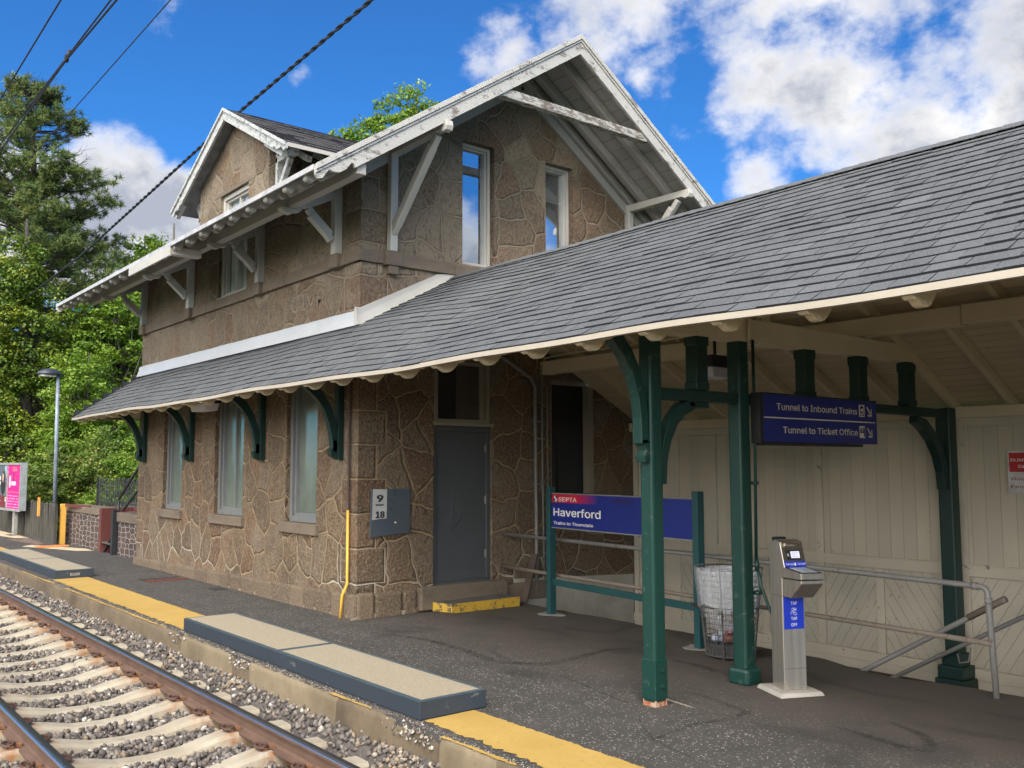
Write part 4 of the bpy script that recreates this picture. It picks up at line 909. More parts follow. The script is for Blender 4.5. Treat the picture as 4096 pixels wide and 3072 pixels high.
# rafters
k0=-6.917
for i in range(-20,21):
    x=k0+i*.64
    if x<-19.1 or x>XR-.05: continue
    b=B(); sl=(zmid(x)-CEZ)/(FY-CE); c_=1/math.hypot(1,sl); s_=sl*c_; z0=CEZ+sag(x)
    def P(s,d): return (x-.03,CE+c_*s+0*d,z0+s_*s-d/c_)
    pr=[P(.0,.045),P(.03,.070),P(.05,.082),P(.065,.075)]
    for q in range(9): a=math.pi*q/8; s_q=.075+.26*q/8; pr.append(P(s_q,.062+s_q*.27+.058*math.sin(a)))
    pr.append(P(.345,.155))
    for q in range(5): a=math.pi*q/4; pr.append(P(.36+.10*q/4,.155-.02*q/4+.032*math.sin(a)))
    L1=(FY-CE-.012)/c_ if x<GX else (FY-CE)/c_
    pr+=[P(.50,.14),P(L1,.14),P(L1,.045)]
    b.prism(pr,(.06,0,0))
    if x>GX:
        zz=lambda y: cprof(x,y)
        b.hexa([(x-.03,FY,zz(FY)-.19),(x+.03,FY,zz(FY)-.19),(x+.03,CR,CRZ-.2),(x-.03,CR,CRZ-.2),(x-.03,FY,zz(FY)-.045),(x+.03,FY,zz(FY)-.045),(x+.03,CR,CRZ-.045),(x-.03,CR,CRZ-.045)])
        b.hexa([(x-.03,CR,CRZ-.2),(x+.03,CR,CRZ-.2),(x+.03,RE-.05,REZ-.13),(x-.03,RE-.05,REZ-.13),(x-.03,CR,CRZ-.045),(x+.03,CR,CRZ-.045),(x+.03,RE-.05,REZ-.02),(x-.03,RE-.05,REZ-.02)])
    cn.part(b,'rafter',CREAM)
b=B(); b.box(GX+.004,XR,CR-.03,CR+.03,CRZ-.30,CRZ-.08); cn.part(b,'ridge_board',CREAM)
b=B(); b.box(GX+.004,-4.02,8.76,8.92,3.19,3.38); b.box(-4.012,XR,8.755,8.925,3.195,3.385); cn.part(b,'rear_purlin',CREAM,bevel=.012)
b=B(); b.box(GX+.05,XR,5.50,5.64,3.10,3.26); cn.part(b,'front_purlin',CREAM,bevel=.012)
b=B(); b.box(GX+.004,XR,10.60,10.72,2.40,2.53); cn.part(b,'rear_wall_plate',CREAM,bevel=.01)
# cross frames
def frame(X_,first):
    b=B(); pr=[(5.12,2.99),(5.2,2.95),(9.95,2.985),(10.1,3.03),(9.62,3.155),(7.2,3.175),(5.52,3.16),(5.12,2.99+.01)]; b.prism([(X_-.075,y,z) for y,z in pr],(.15,0,0)); cn.part(b,'tie_beam',CREAM,bevel=.012)
    for y in (7.05,8.84):
        b=B(); b.box(X_-.05,X_+.05,y-.06,y+.06,3.175 if y<8 else 3.17,4.2 if y<8 else 3.19); 
        if y<8: b.box(X_-.04,X_+.04,6.95,7.15,3.175,3.6)
        cn.part(b,'strut',CREAM)
    def post(y,z0,w,mat,name='post',flare=False,foot=False,zt=3.0):
        b=B(); h=w/2
        b.box(X_-h,X_+h,y-h,y+h,z0,zt)
        g=cn.part(b,name,mat,bevel=.02)
        if flare: b=B(); b.box(X_-h-.035,X_+h+.035,y-h-.035,y+h+.035,z0-.01,z0+.14); cn.part(b,'flared_base',mat,g,bevel=.03)
        if foot:
            b=B()
            for i,(e,za,zb) in enumerate(((.17,-.72,-.50),(.145,-.50,-.36),(.11,-.36,-.22))): b.box(X_-e,X_+e,y-e,y+e,za,zb)
            cn.part(b,'stepped_base',mat,g,bevel=.012)
        return g
    p1=post(5.555,.02,.135,GREEN)
    b=B(); b.box(X_-.072,X_+.072,5.483,5.627,.05,.36); cn.part(b,'bolted_shoe',GREEN,p1,bevel=.006)
    b=B(); b.box(X_-.066,X_+.066,5.49,5.62,-.01,.05); cn.part(b,'rusted_foot',paint('rusted bare steel',(.42,.30,.22),(.30,.08,.03),amt=1.2,sc=25),p1)
    b=B()
    for z in (.15,.27): b.tube([(X_+.07,5.565,z),(X_+.083,5.565,z)],.022,10); b.tube([(X_+.08,5.565,z),(X_+.095,5.565,z)],.012,6)
    cn.part(b,'bolt',GREEN_D,p1)
    p2=post(6.70,.0,.14,GREEN,flare=True)
    p3=post(10.52,-.60,.17,GREEN_D,foot=True,zt=2.515)
    # beam and short posts
    b=B(); b.box(X_-.055,X_+.055,5.62,10.60,2.405,2.50); cn.part(b,'cross_beam',GREEN_D,bevel=.008)
    for y in (6.14,7.74,8.69,9.67):
        b=B(); b.box(X_-.062,X_+.062,y-.075,y+.075,2.50,3.0); b.box(X_-.07,X_+.07,y-.085,y+.085,2.503,2.57); b.box(X_-.07,X_+.07,y-.085,y+.085,2.88,2.975); cn.part(b,'short_post',GREEN_D,bevel=.01)
    def curved(pts,w,name,mat,par=None):
        n=len(pts); lo=[];hi=[]
        for i,(y,z,t) in enumerate(pts):
            a=pts[max(i-1,0)]; c=pts[min(i+1,n-1)]; d=Vector((c[0]-a[0],c[1]-a[1])).normalized(); nn=Vector((-d.y,d.x)); lo.append((y+nn.x*t/2,z+nn.y*t/2)); hi.append((y-nn.x*t/2,z-nn.y*t/2))
        b=B(); vs=[(X_-w/2,y,z) for y,z in lo]+[(X_-w/2,y,z) for y,z in hi]+[(X_+w/2,y,z) for y,z in lo]+[(X_+w/2,y,z) for y,z in hi]; f=[]
        for i in range(n-1): f+=[(i,i+1,n+i+1,n+i),(2*n+i,3*n+i,3*n+i+1,2*n+i+1),(i,2*n+i,2*n+i+1,i+1),(n+i,n+i+1,3*n+i+1,3*n+i)]
        f+=[(0,n,3*n,2*n),(n-1,3*n-1,4*n-1,2*n-1)] if False else [(0,n,3*n,2*n),(n-1,2*n+n-1,4*n-1,2*n-1)]
        b.add(vs,f); cn.part(b,name,mat,par,bevel=.008)
    curved([(5.44,2.04,.085),(5.432,2.25,.085),(5.41,2.42,.09),(5.35,2.60,.10),(5.25,2.76,.11),(5.12,2.89,.12),(5.0,2.97,.12)],.10,'curved_brace',GREEN,p1)
    b=B(); pr=[(5.49,1.90),(5.43,1.895),(5.425,1.94),(5.45,1.985),(5.43,2.03),(5.395,2.045),(5.395,2.075),(5.49,2.075)]; b.prism([(X_-.05,y,z) for y,z in pr],(.10,0,0)); cn.part(b,'scroll_foot',GREEN,p1,bevel=.004)
    curved([(5.655,1.72,.07),(5.665,1.92,.08),(5.71,2.08,.09),(5.79,2.23,.10),(5.90,2.33,.11),(6.06,2.385,.09)],.09,'curved_brace',GREEN_D,p1)
    b=B(); b.box(X_-.045,X_+.045,5.98,6.24,2.35,2.405); cn.part(b,'brace_block',GREEN_D,p1,bevel=.01)
    curved([(10.40,1.60,.11),(10.38,1.80,.12),(10.30,2.00,.13),(10.15,2.18,.13),(9.97,2.31,.13),(9.78,2.37,.08)],.10,'curved_brace',GREEN_D,p3)
frame(-5.05,True); frame(-1.20,False); frame(2.65,False)
# brackets on the house wall
for X_ in (-10.53,-12.88,-15.74,-18.22):
    b=B(); b.box(X_-.055,X_+.055,FY-.085,FY-.002,1.95,3.10); g=cn.part(b,'wall_bracket',GREEN_D,bevel=.008)
    b=B(); pts=[(5.66,2.05),(5.645,2.25),(5.61,2.42),(5.54,2.60),(5.43,2.76),(5.28,2.89),(5.12,2.98)]; ou=[];inn=[]
    for i,(y,z) in enumerate(pts):
        a=pts[max(i-1,0)]; c=pts[min(i+1,6)]; d=Vector((c[0]-a[0],c[1]-a[1])).normalized(); t=.038+.006*i; ou.append((y-d.y*t,z+d.x*t)); inn.append((y+d.y*t,z-d.x*t))
    poly=[(y-.0,z) for y,z in ou]+inn[::-1]
    vs=[(X_-.05,y,z) for y,z in ou]+[(X_-.05,y,z) for y,z in inn]+[(X_+.05,y,z) for y,z in ou]+[(X_+.05,y,z) for y,z in inn]; n=7; f=[]
    for i in range(n-1): f+=[(i,i+1,n+i+1,n+i),(2*n+i,3*n+i,3*n+i+1,2*n+i+1),(i,2*n+i,2*n+i+1,i+1),(n+i,n+i+1,3*n+i+1,3*n+i)]
    f+=[(0,n,3*n,2*n)]
    b.add(vs,f); cn.part(b,'curved_brace',GREEN_D,g,bevel=.006)
    b=B(); b.box(X_-.05,X_+.05,5.02,FY-.086,2.93,3.03); cn.part(b,'arm',GREEN_D,g,bevel=.006); b=B(); b.prism([(X_-.05,y,z) for y,z in [(FY-.086,1.96),(FY-.17,2.0),(FY-.19,2.06),(FY-.155,2.10),(FY-.15,2.2),(FY-.086,2.2)]],(.10,0,0)); cn.part(b,'scroll_foot',GREEN_D,g,bevel=.006)
b=B(); b.tube([(-4.97,6.79,.98),(-4.955,6.80,2.3),(-4.95,6.79,2.98)],.014,8); b.tube([(-4.62,6.86,.02),(-4.66,6.86,.35),(-4.86,6.82,.62),(-4.93,6.80,.82),(-4.965,6.79,1.0)],.014,8); b.tube([(-4.965,6.79,.95),(-4.965,6.79,1.05)],.019,8)
for z in (.75,1.7): b.box(-5.0,-4.94,6.765,6.815,z,z+.03)
cn.part(b,'green_conduit',GREEN,smooth=True)
b=B(); b.tube([(-4.95,6.74,2.98),(-4.95,6.74,3.05),(-4.94,6.75,3.6)],.016,8); cn.part(b,'cream_conduit',CREAM,smooth=True); b=B(); b.tube([(GX+.06,8.78,3.3),(GX+.1,8.76,3.42),(-9.6,8.74,3.44),(-7.2,8.74,3.44),(-6.0,8.74,3.43)],.012,8)
cn.part(b,'cream_conduit',CREAM,smooth=True)
# ---- lights under the canopy
def lamp(x,y,z,wx,wy,label,hang):
    t=T('canopy_light',label,'light',(x,y,z))
    b=B(); b.box(x-wx/2-.02,x+wx/2+.02,y-wy/2-.02,y+wy/2+.02,z,z+.12)
    if hang: b.tube([(x,y,z+.1),(x,y,hang)],.018,8)
    t.part(b,'housing',BLACK,bevel=.006)
    b=B(); h=.11; b.hexa([(x-wx/2*.9,y-wy/2*.8,z-h),(x+wx/2*.9,y-wy/2*.8,z-h),(x+wx/2*.9,y+wy/2*.8,z-h),(x-wx/2*.9,y+wy/2*.8,z-h),(x-wx/2,y-wy/2,z),(x+wx/2,y-wy/2,z),(x+wx/2,y+wy/2,z),(x-wx/2,y+wy/2,z)]); t.part(b,'lens',LENS,bevel=.01)
lamp(-13.93,5.26,2.82,.62,.24,'square white lens light under the eave along the house wall',3.2); lamp(-6.13,7.75,2.885,.24,.40,'black topped light hanging inside the shelter behind the green posts',3.3)
# ---------------- timber wall
tw=T('timber_wall','pale cream timber rear wall with vertical boards above diagonal boards','wall',(-2,10.75,-.6)); TY=10.68
b=B(); b.box(GX+.02,XR,TY+.03,TY+.10,-.5,2.40); tw.part(b,'vertical_boards',VBOARD)
ups=[(-10.0,-9.46),(-9.16,-8.67),(-8.47,-6.87),(-6.77,-5.26),(-4.93,-3.40),(-3.28,-1.76),(-1.43,.1),(.22,1.75),(2.08,3.6),(3.72,5.25)]
b=B(); x=GX+.02
for (a,c) in ups+[(XR,XR)]:
    b.box(x,a,TY-.01,TY+.028,-.40,2.30); x=c
b.box(GX+.02,XR,TY-.012,TY+.028,2.303,2.42)
for (a,c) in ups:
    b.box(a,c,TY-.008,TY+.028,.615,.735); b.box(a,c,TY-.006,TY+.02,.735,.75)
    if c-a>1: m_=(a+c)/2; b.box(m_-.05,m_+.05,TY-.009,TY+.027,-.40,.613)
tw.part(b,'frame_and_rails',FRAMEW,bevel=.004)
lo=[]
for (a,c) in ups:
    if c-a>1: m_=(a+c)/2; lo+=[(a,m_-.05),(m_+.05,c)]
    else: lo.append((a,c))
for i,(a,c) in enumerate(lo):
    b=B(); b.box(a+.004,c-.004,TY+.015,TY+.029,-.39,.605,tone=float(i%2)); tw.part(b,'diagonal_panel',DIAG,tone=True)
b=B(); b.box(GX+.02,XR,TY-.03,TY+.03,-.52,-.40); b.box(GX+.02,XR,TY-.02,TY+.03,-.63,-.523); tw.part(b,'base_board',FRAMEW,bevel=.006)
b=B(); b.box(GX+.02,XR,TY-.05,TY+.2,-3.,-.632); tw.part(b,'brown_foundation',BR)
# ---------------- objects on the platform
def uvp(P0,P1):
    P0=Vector(P0);P1=Vector(P1); u=(P1-P0).normalized(); return P0,P1,u
# station name sign
S0,S1,SU=uvp((-8.86,7.85,0),(-6.25,7.57,0)); SN=SU.cross(Vector((0,0,1)))
t=T('station_name_sign','blue and red station name board between two green posts with a lower rail','sign',(S0+S1)/2)
Ls=(S1-S0).length
for q,lab in ((S0,'l'),(S1,'r')):
    b=B(); b.beam(q+Vector((0,0,-.02)),q+Vector((0,0,1.60)),.095,.085,upv=SU); t.part(b,'post',GREENB,bevel=.006)
def SP(u,z,d=0): return S0+SU*u+SN*d+Vector((0,0,z))
b=B(); b.beam(SP(.05,.41),SP(Ls-.05,.41),.04,.075); t.part(b,'lower_rail',GREENB,bevel=.004)
u0,u1=.05,Ls-.05
b=B(); b.hexa([SP(u0,1.10,.02),SP(u1,1.10,.02),SP(u1,1.10,-.03),SP(u0,1.10,-.03),SP(u0,1.515,.02),SP(u1,1.515,.02),SP(u1,1.515,-.03),SP(u0,1.515,-.03)]); bo=t.part(b,'board',BLUE,bevel=.003)
b=B(); b.hexa([SP(u0,1.086,.026),SP(u1,1.086,.026),SP(u1,1.086,-.035),SP(u0,1.086,-.035),SP(u0,1.0995,.026),SP(u1,1.0995,.026),SP(u1,1.0995,-.035),SP(u0,1.0995,-.035)]); b.hexa([SP(u0,1.5155,.026),SP(u1,1.5155,.026),SP(u1,1.5155,-.035),SP(u0,1.5155,-.035),SP(u0,1.527,.026),SP(u1,1.527,.026),SP(u1,1.527,-.035),SP(u0,1.527,-.035)]); t.part(b,'metal_edge',PIPEG,bo)
gm=M('red to blue printed band',.35); at=gm.attr(); gm.col(gm.mix(at[2],(.42,.012,.03),(.017,.021,.20)))
b=B()
for i in range(30):
    a=u0+.004+i*.031; c=a+.031; tn=min(1,max(0,(a-u0-.50)/.40)); b.sheet([SP(a,1.408,.0215),SP(c,1.408,.0215),SP(c,1.512,.0215),SP(a,1.512,.0215)],0,tn)
t.part(b,'red_band',gm.m,bo,tone=True)
b=B(); n_=(SN)
def tx(s,u,z,w,h,bold=.02,mi=0): ngroup_text(b,s,SP(u,z,.022),SU,(0,0,1),w=w,h=h,bold=bold,raise_=.0015,mi=mi)
tx('SEPTA',u0+.155,1.424,.37,.074,.010); tx('Haverford',u0+.045,1.243,.945,.135,.028); tx('Trains to Thorndale',u0+.045,1.136,.80,.054,.022)
t.part(b,'lettering',TEXTW,bo)
b=B(); lx,lz,k=u0+.048,1.420,.074   # angular S emblem: white and dark arrows
def LP(pts,d,mi): b.sheet([SP(lx+p[0]*k,lz+p[1]*k,.0225+d) for p in pts],mi)
LP([(0,0),(.98,0),(.98,1),(0,1)],.0,1)
LP([(.45,1),(.72,1),(.42,.72),(.95,.38),(.95,.22),(.55,0),(.22,0),(.62,.30),(.10,.62),(.10,.78)],.001,0)
t.part(b,'emblem',[TEXTW,simple('emblem navy',(.02,.025,.06),.4,bump=0)],bo)
b=B(); b.sheet([SP(1.28,1.43,.0215),SP(1.62,1.43,.0215),SP(1.62,1.49,.0215),SP(1.28,1.49,.0215)]); t.part(b,'painted_out_patch',BLUE_D,bo)
for q,nm in ((S0,'a'),(S1,'b')):
    b=B(); pts=[]; 
    for i in range(14): a=i/14*2*math.pi; r=.17+.04*math.sin(a*3+1); pts.append((q.x+r*math.cos(a)*1.15,q.y+r*math.sin(a)*.8,.006))
    b.prism(pts,(0,0,.006)); t.part(b,'concrete_collar',concrete('pale footing',(.24,.225,.20),(.12,.1,.08),.4))
# tunnel direction sign
t=T('tunnel_sign','dark blue two line tunnel direction sign fixed under the green beam','sign',(-4.9,7.75,2.07))
XF=-4.89
b=B(); b.box(XF-.075,XF,6.83,8.735,2.075,2.50); bo=t.part(b,'panel',BLUE,bevel=.004)
b=B(); b.box(XF-.09,XF+.008,6.775,6.828,2.06,2.51); b.box(XF-.09,XF+.006,6.83,8.45,2.045,2.073); b.box(XF-.09,XF+.006,6.83,8.735,2.501,2.513); t.part(b,'black_frame',BLACK,bevel=.003)
b=B(); b.box(XF,XF+.0015,6.845,8.70,2.287,2.298)
ngroup_text(b,'Tunnel to Inbound Trains',(XF,7.035,2.365),(0,1,0),(0,0,1),w=1.33,h=.082,bold=.018)
ngroup_text(b,'Tunnel to Ticket Office',(XF,7.125,2.158),(0,1,0),(0,0,1),w=1.24,h=.082,bold=.018)
for z in (2.345,2.135): b.box(XF,XF+.0014,8.405,8.505,z,z+.118)
for z in (2.352,2.142):   # arrows pointing down to the right
    def A(p): return (XF+.0015,8.545+p[0]*.095,z+p[1]*.095)
    b.sheet([A(p) for p in [(.0,.92),(.16,1.0),(.72,.38),(.56,.26)]]); b.sheet([A(p) for p in [(.22,.0),(.98,.0),(.98,.18),(.22,.18)]]); b.sheet([A(p) for p in [(.80,.18),(.98,.18),(.98,.85),(.80,.72)]])
t.part(b,'lettering_and_arrows',TEXTC,bo)
b=B()
def I(y0,y1,z0,z1): b.box(XF+.0015,XF+.003,y0,y1,z0,z1)
z=2.345; I(8.425,8.485,z+.035,z+.10); I(8.435,8.475,z+.10,z+.108); I(8.42,8.43,z+.01,z+.03); I(8.48,8.49,z+.01,z+.03); I(8.43,8.48,z+.012,z+.02)
z=2.135; I(8.412,8.432,z+.05,z+.085); I(8.438,8.452,z+.055,z+.09); I(8.462,8.474,z+.055,z+.09); I(8.48,8.498,z+.012,z+.095); I(8.412,8.478,z+.048,z+.058)
for y_,zz in ((8.422,.094),(8.446,.098),(8.468,.098),(8.489,.104)): b.tube([(XF+.0015,y_,z+zz),(XF+.003,y_,z+zz)],.007,8)
t.part(b,'pictograms',BLUE_D,bo)
b=B()
for (y_) in (8.455,): b.box(XF+.003,XF+.0042,y_-.018,y_+.018,2.395,2.425)
t.part(b,'icon_window',TEXTC,bo)
# warning sign on the timber wall
t=T('warning_sign','red and white warning sign on the cream timber wall at the right edge','sign',(-4.2,10.66,1.56))
b=B(); b.box(-4.455,-3.85,TY-.022,TY-.012,1.555,2.02); bo=t.part(b,'plate',simple('white sign plate',(.55,.53,.52),.4,bump=0),bevel=.002)
b=B(); b.box(-4.435,-3.87,TY-.0235,TY-.0222,1.79,2.0); t.part(b,'red_field',RED,bo)
b=B()
ngroup_text(b,'DUMPING',(-4.42,TY-.0236,1.905),(1,0,0),(0,0,1),w=.29,h=.046,bold=.02); ngroup_text(b,'SKATING',(-4.345,TY-.0236,1.835),(1,0,0),(0,0,1),w=.29,h=.046,bold=.02); t.part(b,'white_lettering',TEXTW,bo)
b=B(); ngroup_text(b,'Violators',(-4.43,TY-.0222,1.70),(1,0,0),(0,0,1),w=.28,h=.05,bold=.02); ngroup_text(b,'Penalty',(-4.425,TY-.0222,1.615),(1,0,0),(0,0,1),w=.25,h=.05,bold=.02); t.part(b,'dark_lettering',REDT,bo)
# wall hatch panel
t=T('wall_panel','slate grey board fixed to the rubble wall left of the door','panel',(GX,6.22,.99))
b=B(); b.hexa([(GX+.02,5.93,.985),(GX+.045,5.93,.985),(GX+.045,6.505,1.02),(GX+.02,6.505,1.02),(GX+.02,5.945,1.585),(GX+.045,5.945,1.585),(GX+.045,6.515,1.575),(GX+.02,6.515,1.575)]); bo=t.part(b,'board',paint('slate board',(.062,.078,.095),(.03,.035,.04),amt=.5,sc=8),bevel=.002)
t2=T('paper_notice','white notice marked 9 over 18 pasted on the grey board','notice',(GX+.045,6.04,1.2))
b=B(); b.sheet([(GX+.0465,5.95,1.20),(GX+.0465,6.16,1.215),(GX+.0465,6.165,1.578),(GX+.0465,5.958,1.582)]); t2.part(b,'sheet',paint('scuffed white sheet',(.42,.42,.41),(.15,.15,.15),amt=.5,sc=25))
b=B(); ngroup_text(b,'9',(GX+.047,6.025,1.425),(0,1,0),(0,0,1),w=.075,h=.115,bold=.12); ngroup_text(b,'18',(GX+.047,6.005,1.225),(0,1,0),(0,0,1),w=.12,h=.11,bold=.12); b.box(GX+.047,GX+.0485,6.0,6.115,1.375,1.392); t2.part(b,'digits',simple('black marker',(.02,.02,.022),.6,bump=0))
b=B()
b.tube([(GX+.047,6.18,1.44),(GX+.047,6.25,1.43),(GX+.047,6.27,1.38),(GX+.047,6.24,1.33),(GX+.047,6.17,1.35)],.003,4); b.tube([(GX+.047,6.19,1.345),(GX+.047,6.24,1.31),(GX+.047,6.29,1.27)],.003,4); b.tube([(GX+.045,6.29,1.165),(GX+.05,6.292,1.15)],.012,8,1)
t.part(b,'pen_scribble',[simple('scribble ink',(.02,.022,.03),.6,bump=0),simple('pale sticker dot',(.65,.5,.38),.6,bump=0)],bo)
# ---- wire litter bin
t=T('litter_bin','round wire mesh litter bin with a clear liner bag, chained to the green sign post','litter bin',(-5.84,7.50,0))
cx,cy=-5.82,7.50; rb,rt_,hh=.235,.325,.86
def rr(z): return rb+(rt_-rb)*z/hh
b=B()
for i in range(30):
    a=2*math.pi*i/30; b.tube([(cx+rr(.02)*math.cos(a),cy+rr(.02)*math.sin(a),.02),(cx+rr(hh)*math.cos(a),cy+rr(hh)*math.sin(a),hh)],.0034,4)
for k in range(17):
    z=.03+k*.0518; pts=[(cx+rr(z)*math.cos(2*math.pi*i/28),cy+rr(z)*math.sin(2*math.pi*i/28),z) for i in range(29)]; b.tube(pts,.0034 if k not in (0,9,16) else .007,4,caps=False)
for i in range(4):
    a=2*math.pi*i/4+.4; b.tube([(cx+rr(.0)*math.cos(a),cy+rr(0)*math.sin(a),.0),(cx+rr(hh)*math.cos(a),cy+rr(hh)*math.sin(a),hh)],.009,5)
t.part(b,'mesh_basket',simple('galvanised bin wire',(.10,.095,.09),.55,.4))
lm=M('clear plastic liner',.28); lm.col((.80,.82,.86)); o_=lm.t.nodes['Material Output']; tr=lm.n('ShaderNodeBsdfTransparent'); ms=lm.n('ShaderNodeMixShader'); lm.l(lm.rng(lm.noise(11,3,.6,stretch=(1,1,.25)),.3,.7,.36,.16),ms.inputs[0]); lm.l(lm.b.outputs[0],ms.inputs[2]); lm.l(tr.outputs[0],ms.inputs[1]); lm.l(ms.outputs[0],o_.inputs[0])
b=B(); n=40; ri=[(.50,.018),(.56,.012),(.7,.016),(.84,.012),(.872,.008),(.868,-.02)]
for k,(z,off) in enumerate(ri):
    for i in range(n): a=2*math.pi*i/n; r=rr(min(z,hh))+off+.006*math.sin(i*2.3+k)+(.012*math.sin(i*.9) if k==0 else 0); b.v.append((cx+r*math.cos(a),cy+r*math.sin(a),z+(.03*math.sin(i*.7) if k==0 else 0)))
for k in range(len(ri)-1):
    for i in range(n): b.f.append((k*n+i,k*n+(i+1)%n,(k+1)*n+(i+1)%n,(k+1)*n+i)); b.mi.append(0); b.tone.append(.5)
t.part(b,'liner_skirt',lm.m,smooth=True)
b=B(); o=len(b.v); ri=[(.84,-.02),(.6,-.02),(.4,-.03),(.28,-.07),(.24,-.16)]
for k,(z,off) in enumerate(ri):
    for i in range(n): a=2*math.pi*i/n; r=rr(z)+off+.012*math.sin(i*1.9+k*1.3); b.v.append((cx+r*math.cos(a),cy+r*math.sin(a),z))
for k in range(len(ri)-1):
    for i in range(n): b.f.append((k*n+i,k*n+(i+1)%n,(k+1)*n+(i+1)%n,(k+1)*n+i)); b.mi.append(0); b.tone.append(.5)
t.part(b,'liner_bag',lm.m,smooth=True)
P=[];S=[];Tn=[]
for i in range(26):
    a=rng.uniform(0,6.28); r=rng.uniform(0,.19); P.append((cx+r*math.cos(a),cy+r*math.sin(a),rng.uniform(.04,.42))); S.append(rng.uniform(.045,.075)); Tn.append(rng.random())
o=rocks('rubbish',np.array(P),np.array(S),np.array(Tn),vcol('mixed rubbish',[(0,(.04,.04,.04)),(.3,(.25,.3,.42)),(.5,(.6,.6,.62)),(.7,(.35,.40,.55)),(.85,(.5,.05,.04)),(1,(.1,.08,.06))],.5,0)); o.data.transform(Matrix.Translation(-t.o)); o.parent=t.e
b=B(); b.tube([(cx+.22*math.cos(2*math.pi*i/24),cy+.22*math.sin(2*math.pi*i/24),.05) for i in range(25)],.004,4); b.prism([(cx+.22*math.cos(2*math.pi*i/24),cy+.22*math.sin(2*math.pi*i/24),.02) for i in range(24)],(0,0,.12)); t.part(b,'bin_base',simple('dark bin base',(.05,.048,.046),.8))
b=B(); a0=Vector(SP(Ls-.06,.46,.06)); a1=Vector((cx-.27,cy-.1,.50))
for i in range(12):
    p=a0.lerp(a1,i/11)-Vector((0,0,.035*math.sin(math.pi*i/11))); d=(a1-a0).normalized()*.018; s_=Vector((0,0,.012)) if i%2 else Vector((.008,.012,0)).normalized()*.012
    b.tube([p-d,p-d*.4+s_,p+d*.4+s_,p+d,p+d*.4-s_,p-d*.4-s_,p-d],.0035,4)
for k in range(9):
    a=2*math.pi*k/9; q=SP(Ls+.0,.46+.012*math.sin(a*2),0)+SU*(.062*math.cos(a))+SN*(.062*math.sin(a)); b.tube([q+Vector((0,0,-.014)),q+Vector((.01,0,0)),q+Vector((0,0,.014)),q+Vector((-.01,0,0)),q+Vector((0,0,-.014))],.0035,4)
tag(b.build('chain',simple('rusty chain',(.06,.04,.03),.6,.5),o=a0),'rusty chain tying the wire bin to the sign post','chain')
# ---- fare validator
n2=Vector((.902,-.433,0)); s2=Vector((.433,.902,0)); V0=Vector((-4.758,6.684,0))
t=T('tap_validator','stainless steel tap on tap off validator pedestal on a white pad','ticket validator',V0+n2*.1+s2*.1)
def V(a,c,z): return V0+n2*a+s2*c+Vector((0,0,z))
def vbox(b,a0,a1,c0,c1,z0,z1,mi=0): b.hexa([V(a0,c0,z0),V(a1,c0,z0),V(a1,c1,z0),V(a0,c1,z0),V(a0,c0,z1),V(a1,c0,z1),V(a1,c1,z1),V(a0,c1,z1)],mi)
b=B(); b.hexa([V(-.10,-.10,.002),V(.31,-.10,.002),V(.31,.30,.002),V(-.10,.30,.002),V(-.08,-.08,.035),V(.29,-.08,.035),V(.29,.28,.035),V(-.08,.28,.035)]); t.part(b,'concrete_pad',concrete('white pad',(.36,.34,.30),(.3,.27,.22),.3),bevel=.006)
b=B(); vbox(b,0,.192,0,.205,.035,.79); cb=t.part(b,'column',STEEL,bevel=.005)
b=B(); pr=[(0,.79),(.192,.79),(.195,.945),(.487,.935),(.492,1.008),(.24,1.03),(.172,1.235),(.09,1.25),(-.005,1.21)]; pr[3]=(.490,.958)
b.prism([V(a,0,z) for a,z in pr],s2*.205); hd=t.part(b,'head',STEEL,bevel=.006)
b=B(); b.prism([V(a,.002,z) for a,z in [(.197,.795),(.325,.795),(.488,.925),(.488,.950),(.197,.938)]],s2*.201); t.part(b,'reader_nose',STEEL,hd,bevel=.005)
b=B(); vbox(b,-.03,0,.03,.17,.98,1.20); vbox(b,-.04,.02,.05,.15,1.212,1.262,1); t.part(b,'rear_box',[STEEL,BLACK],hd,bevel=.004)
# front faces: sloping screen face between (.24,1.03) and (.172,1.235)
q0=Vector((.2425,1.033)); q1=Vector((.1745,1.238)); fd=(q1-q0); fn2=Vector((fd.y,-fd.x)).normalized()
def F(c,tt,off=.002): p=q0+fd*tt+fn2*off; return V(p.x,c,p.y)
def fq(b,c0,c1,t0,t1,off,mi=0): b.hexa([F(c0,t0,0),F(c1,t0,0),F(c1,t1,0),F(c0,t1,0),F(c0,t0,off),F(c1,t0,off),F(c1,t1,off),F(c0,t1,off)],mi)
b=B(); fq(b,.006,.199,.02,.98,.003); t.part(b,'face_plate',STEEL_D,hd)
b=B(); fq(b,.035,.165,.28,.66,.008); t.part(b,'screen_bezel',BLACK,hd,bevel=.002)
sm=M('lit screen',.3); sm.col((.5,.5,.6)); sm.b.inputs['Emission Color'].default_value=(.62,.60,.75,1); sm.b.inputs['Emission Strength'].default_value=.35
b=B(); fq(b,.075,.155,.34,.60,.0095); t.part(b,'screen',sm.m,hd)
b=B(); fq(b,.045,.055,.48,.51,.010); fq(b,.045,.055,.42,.45,.010)
for k,tt in enumerate((.53,.46,.40)): fq(b,.085,.145-.02*(k%2),tt,tt+.012,.0102,1)
t.part(b,'indicator_marks',[TEXTW,simple('screen grey text',(.12,.12,.2),.5,bump=0)],hd)
b=B(); fq(b,.006,.199,.02,.22,.004); fq(b,.006,.199,.0,.02,.004); t.part(b,'blue_strip',TAPB,hd)
vv=(F(.1,1,0)-F(.1,0,0)).normalized()
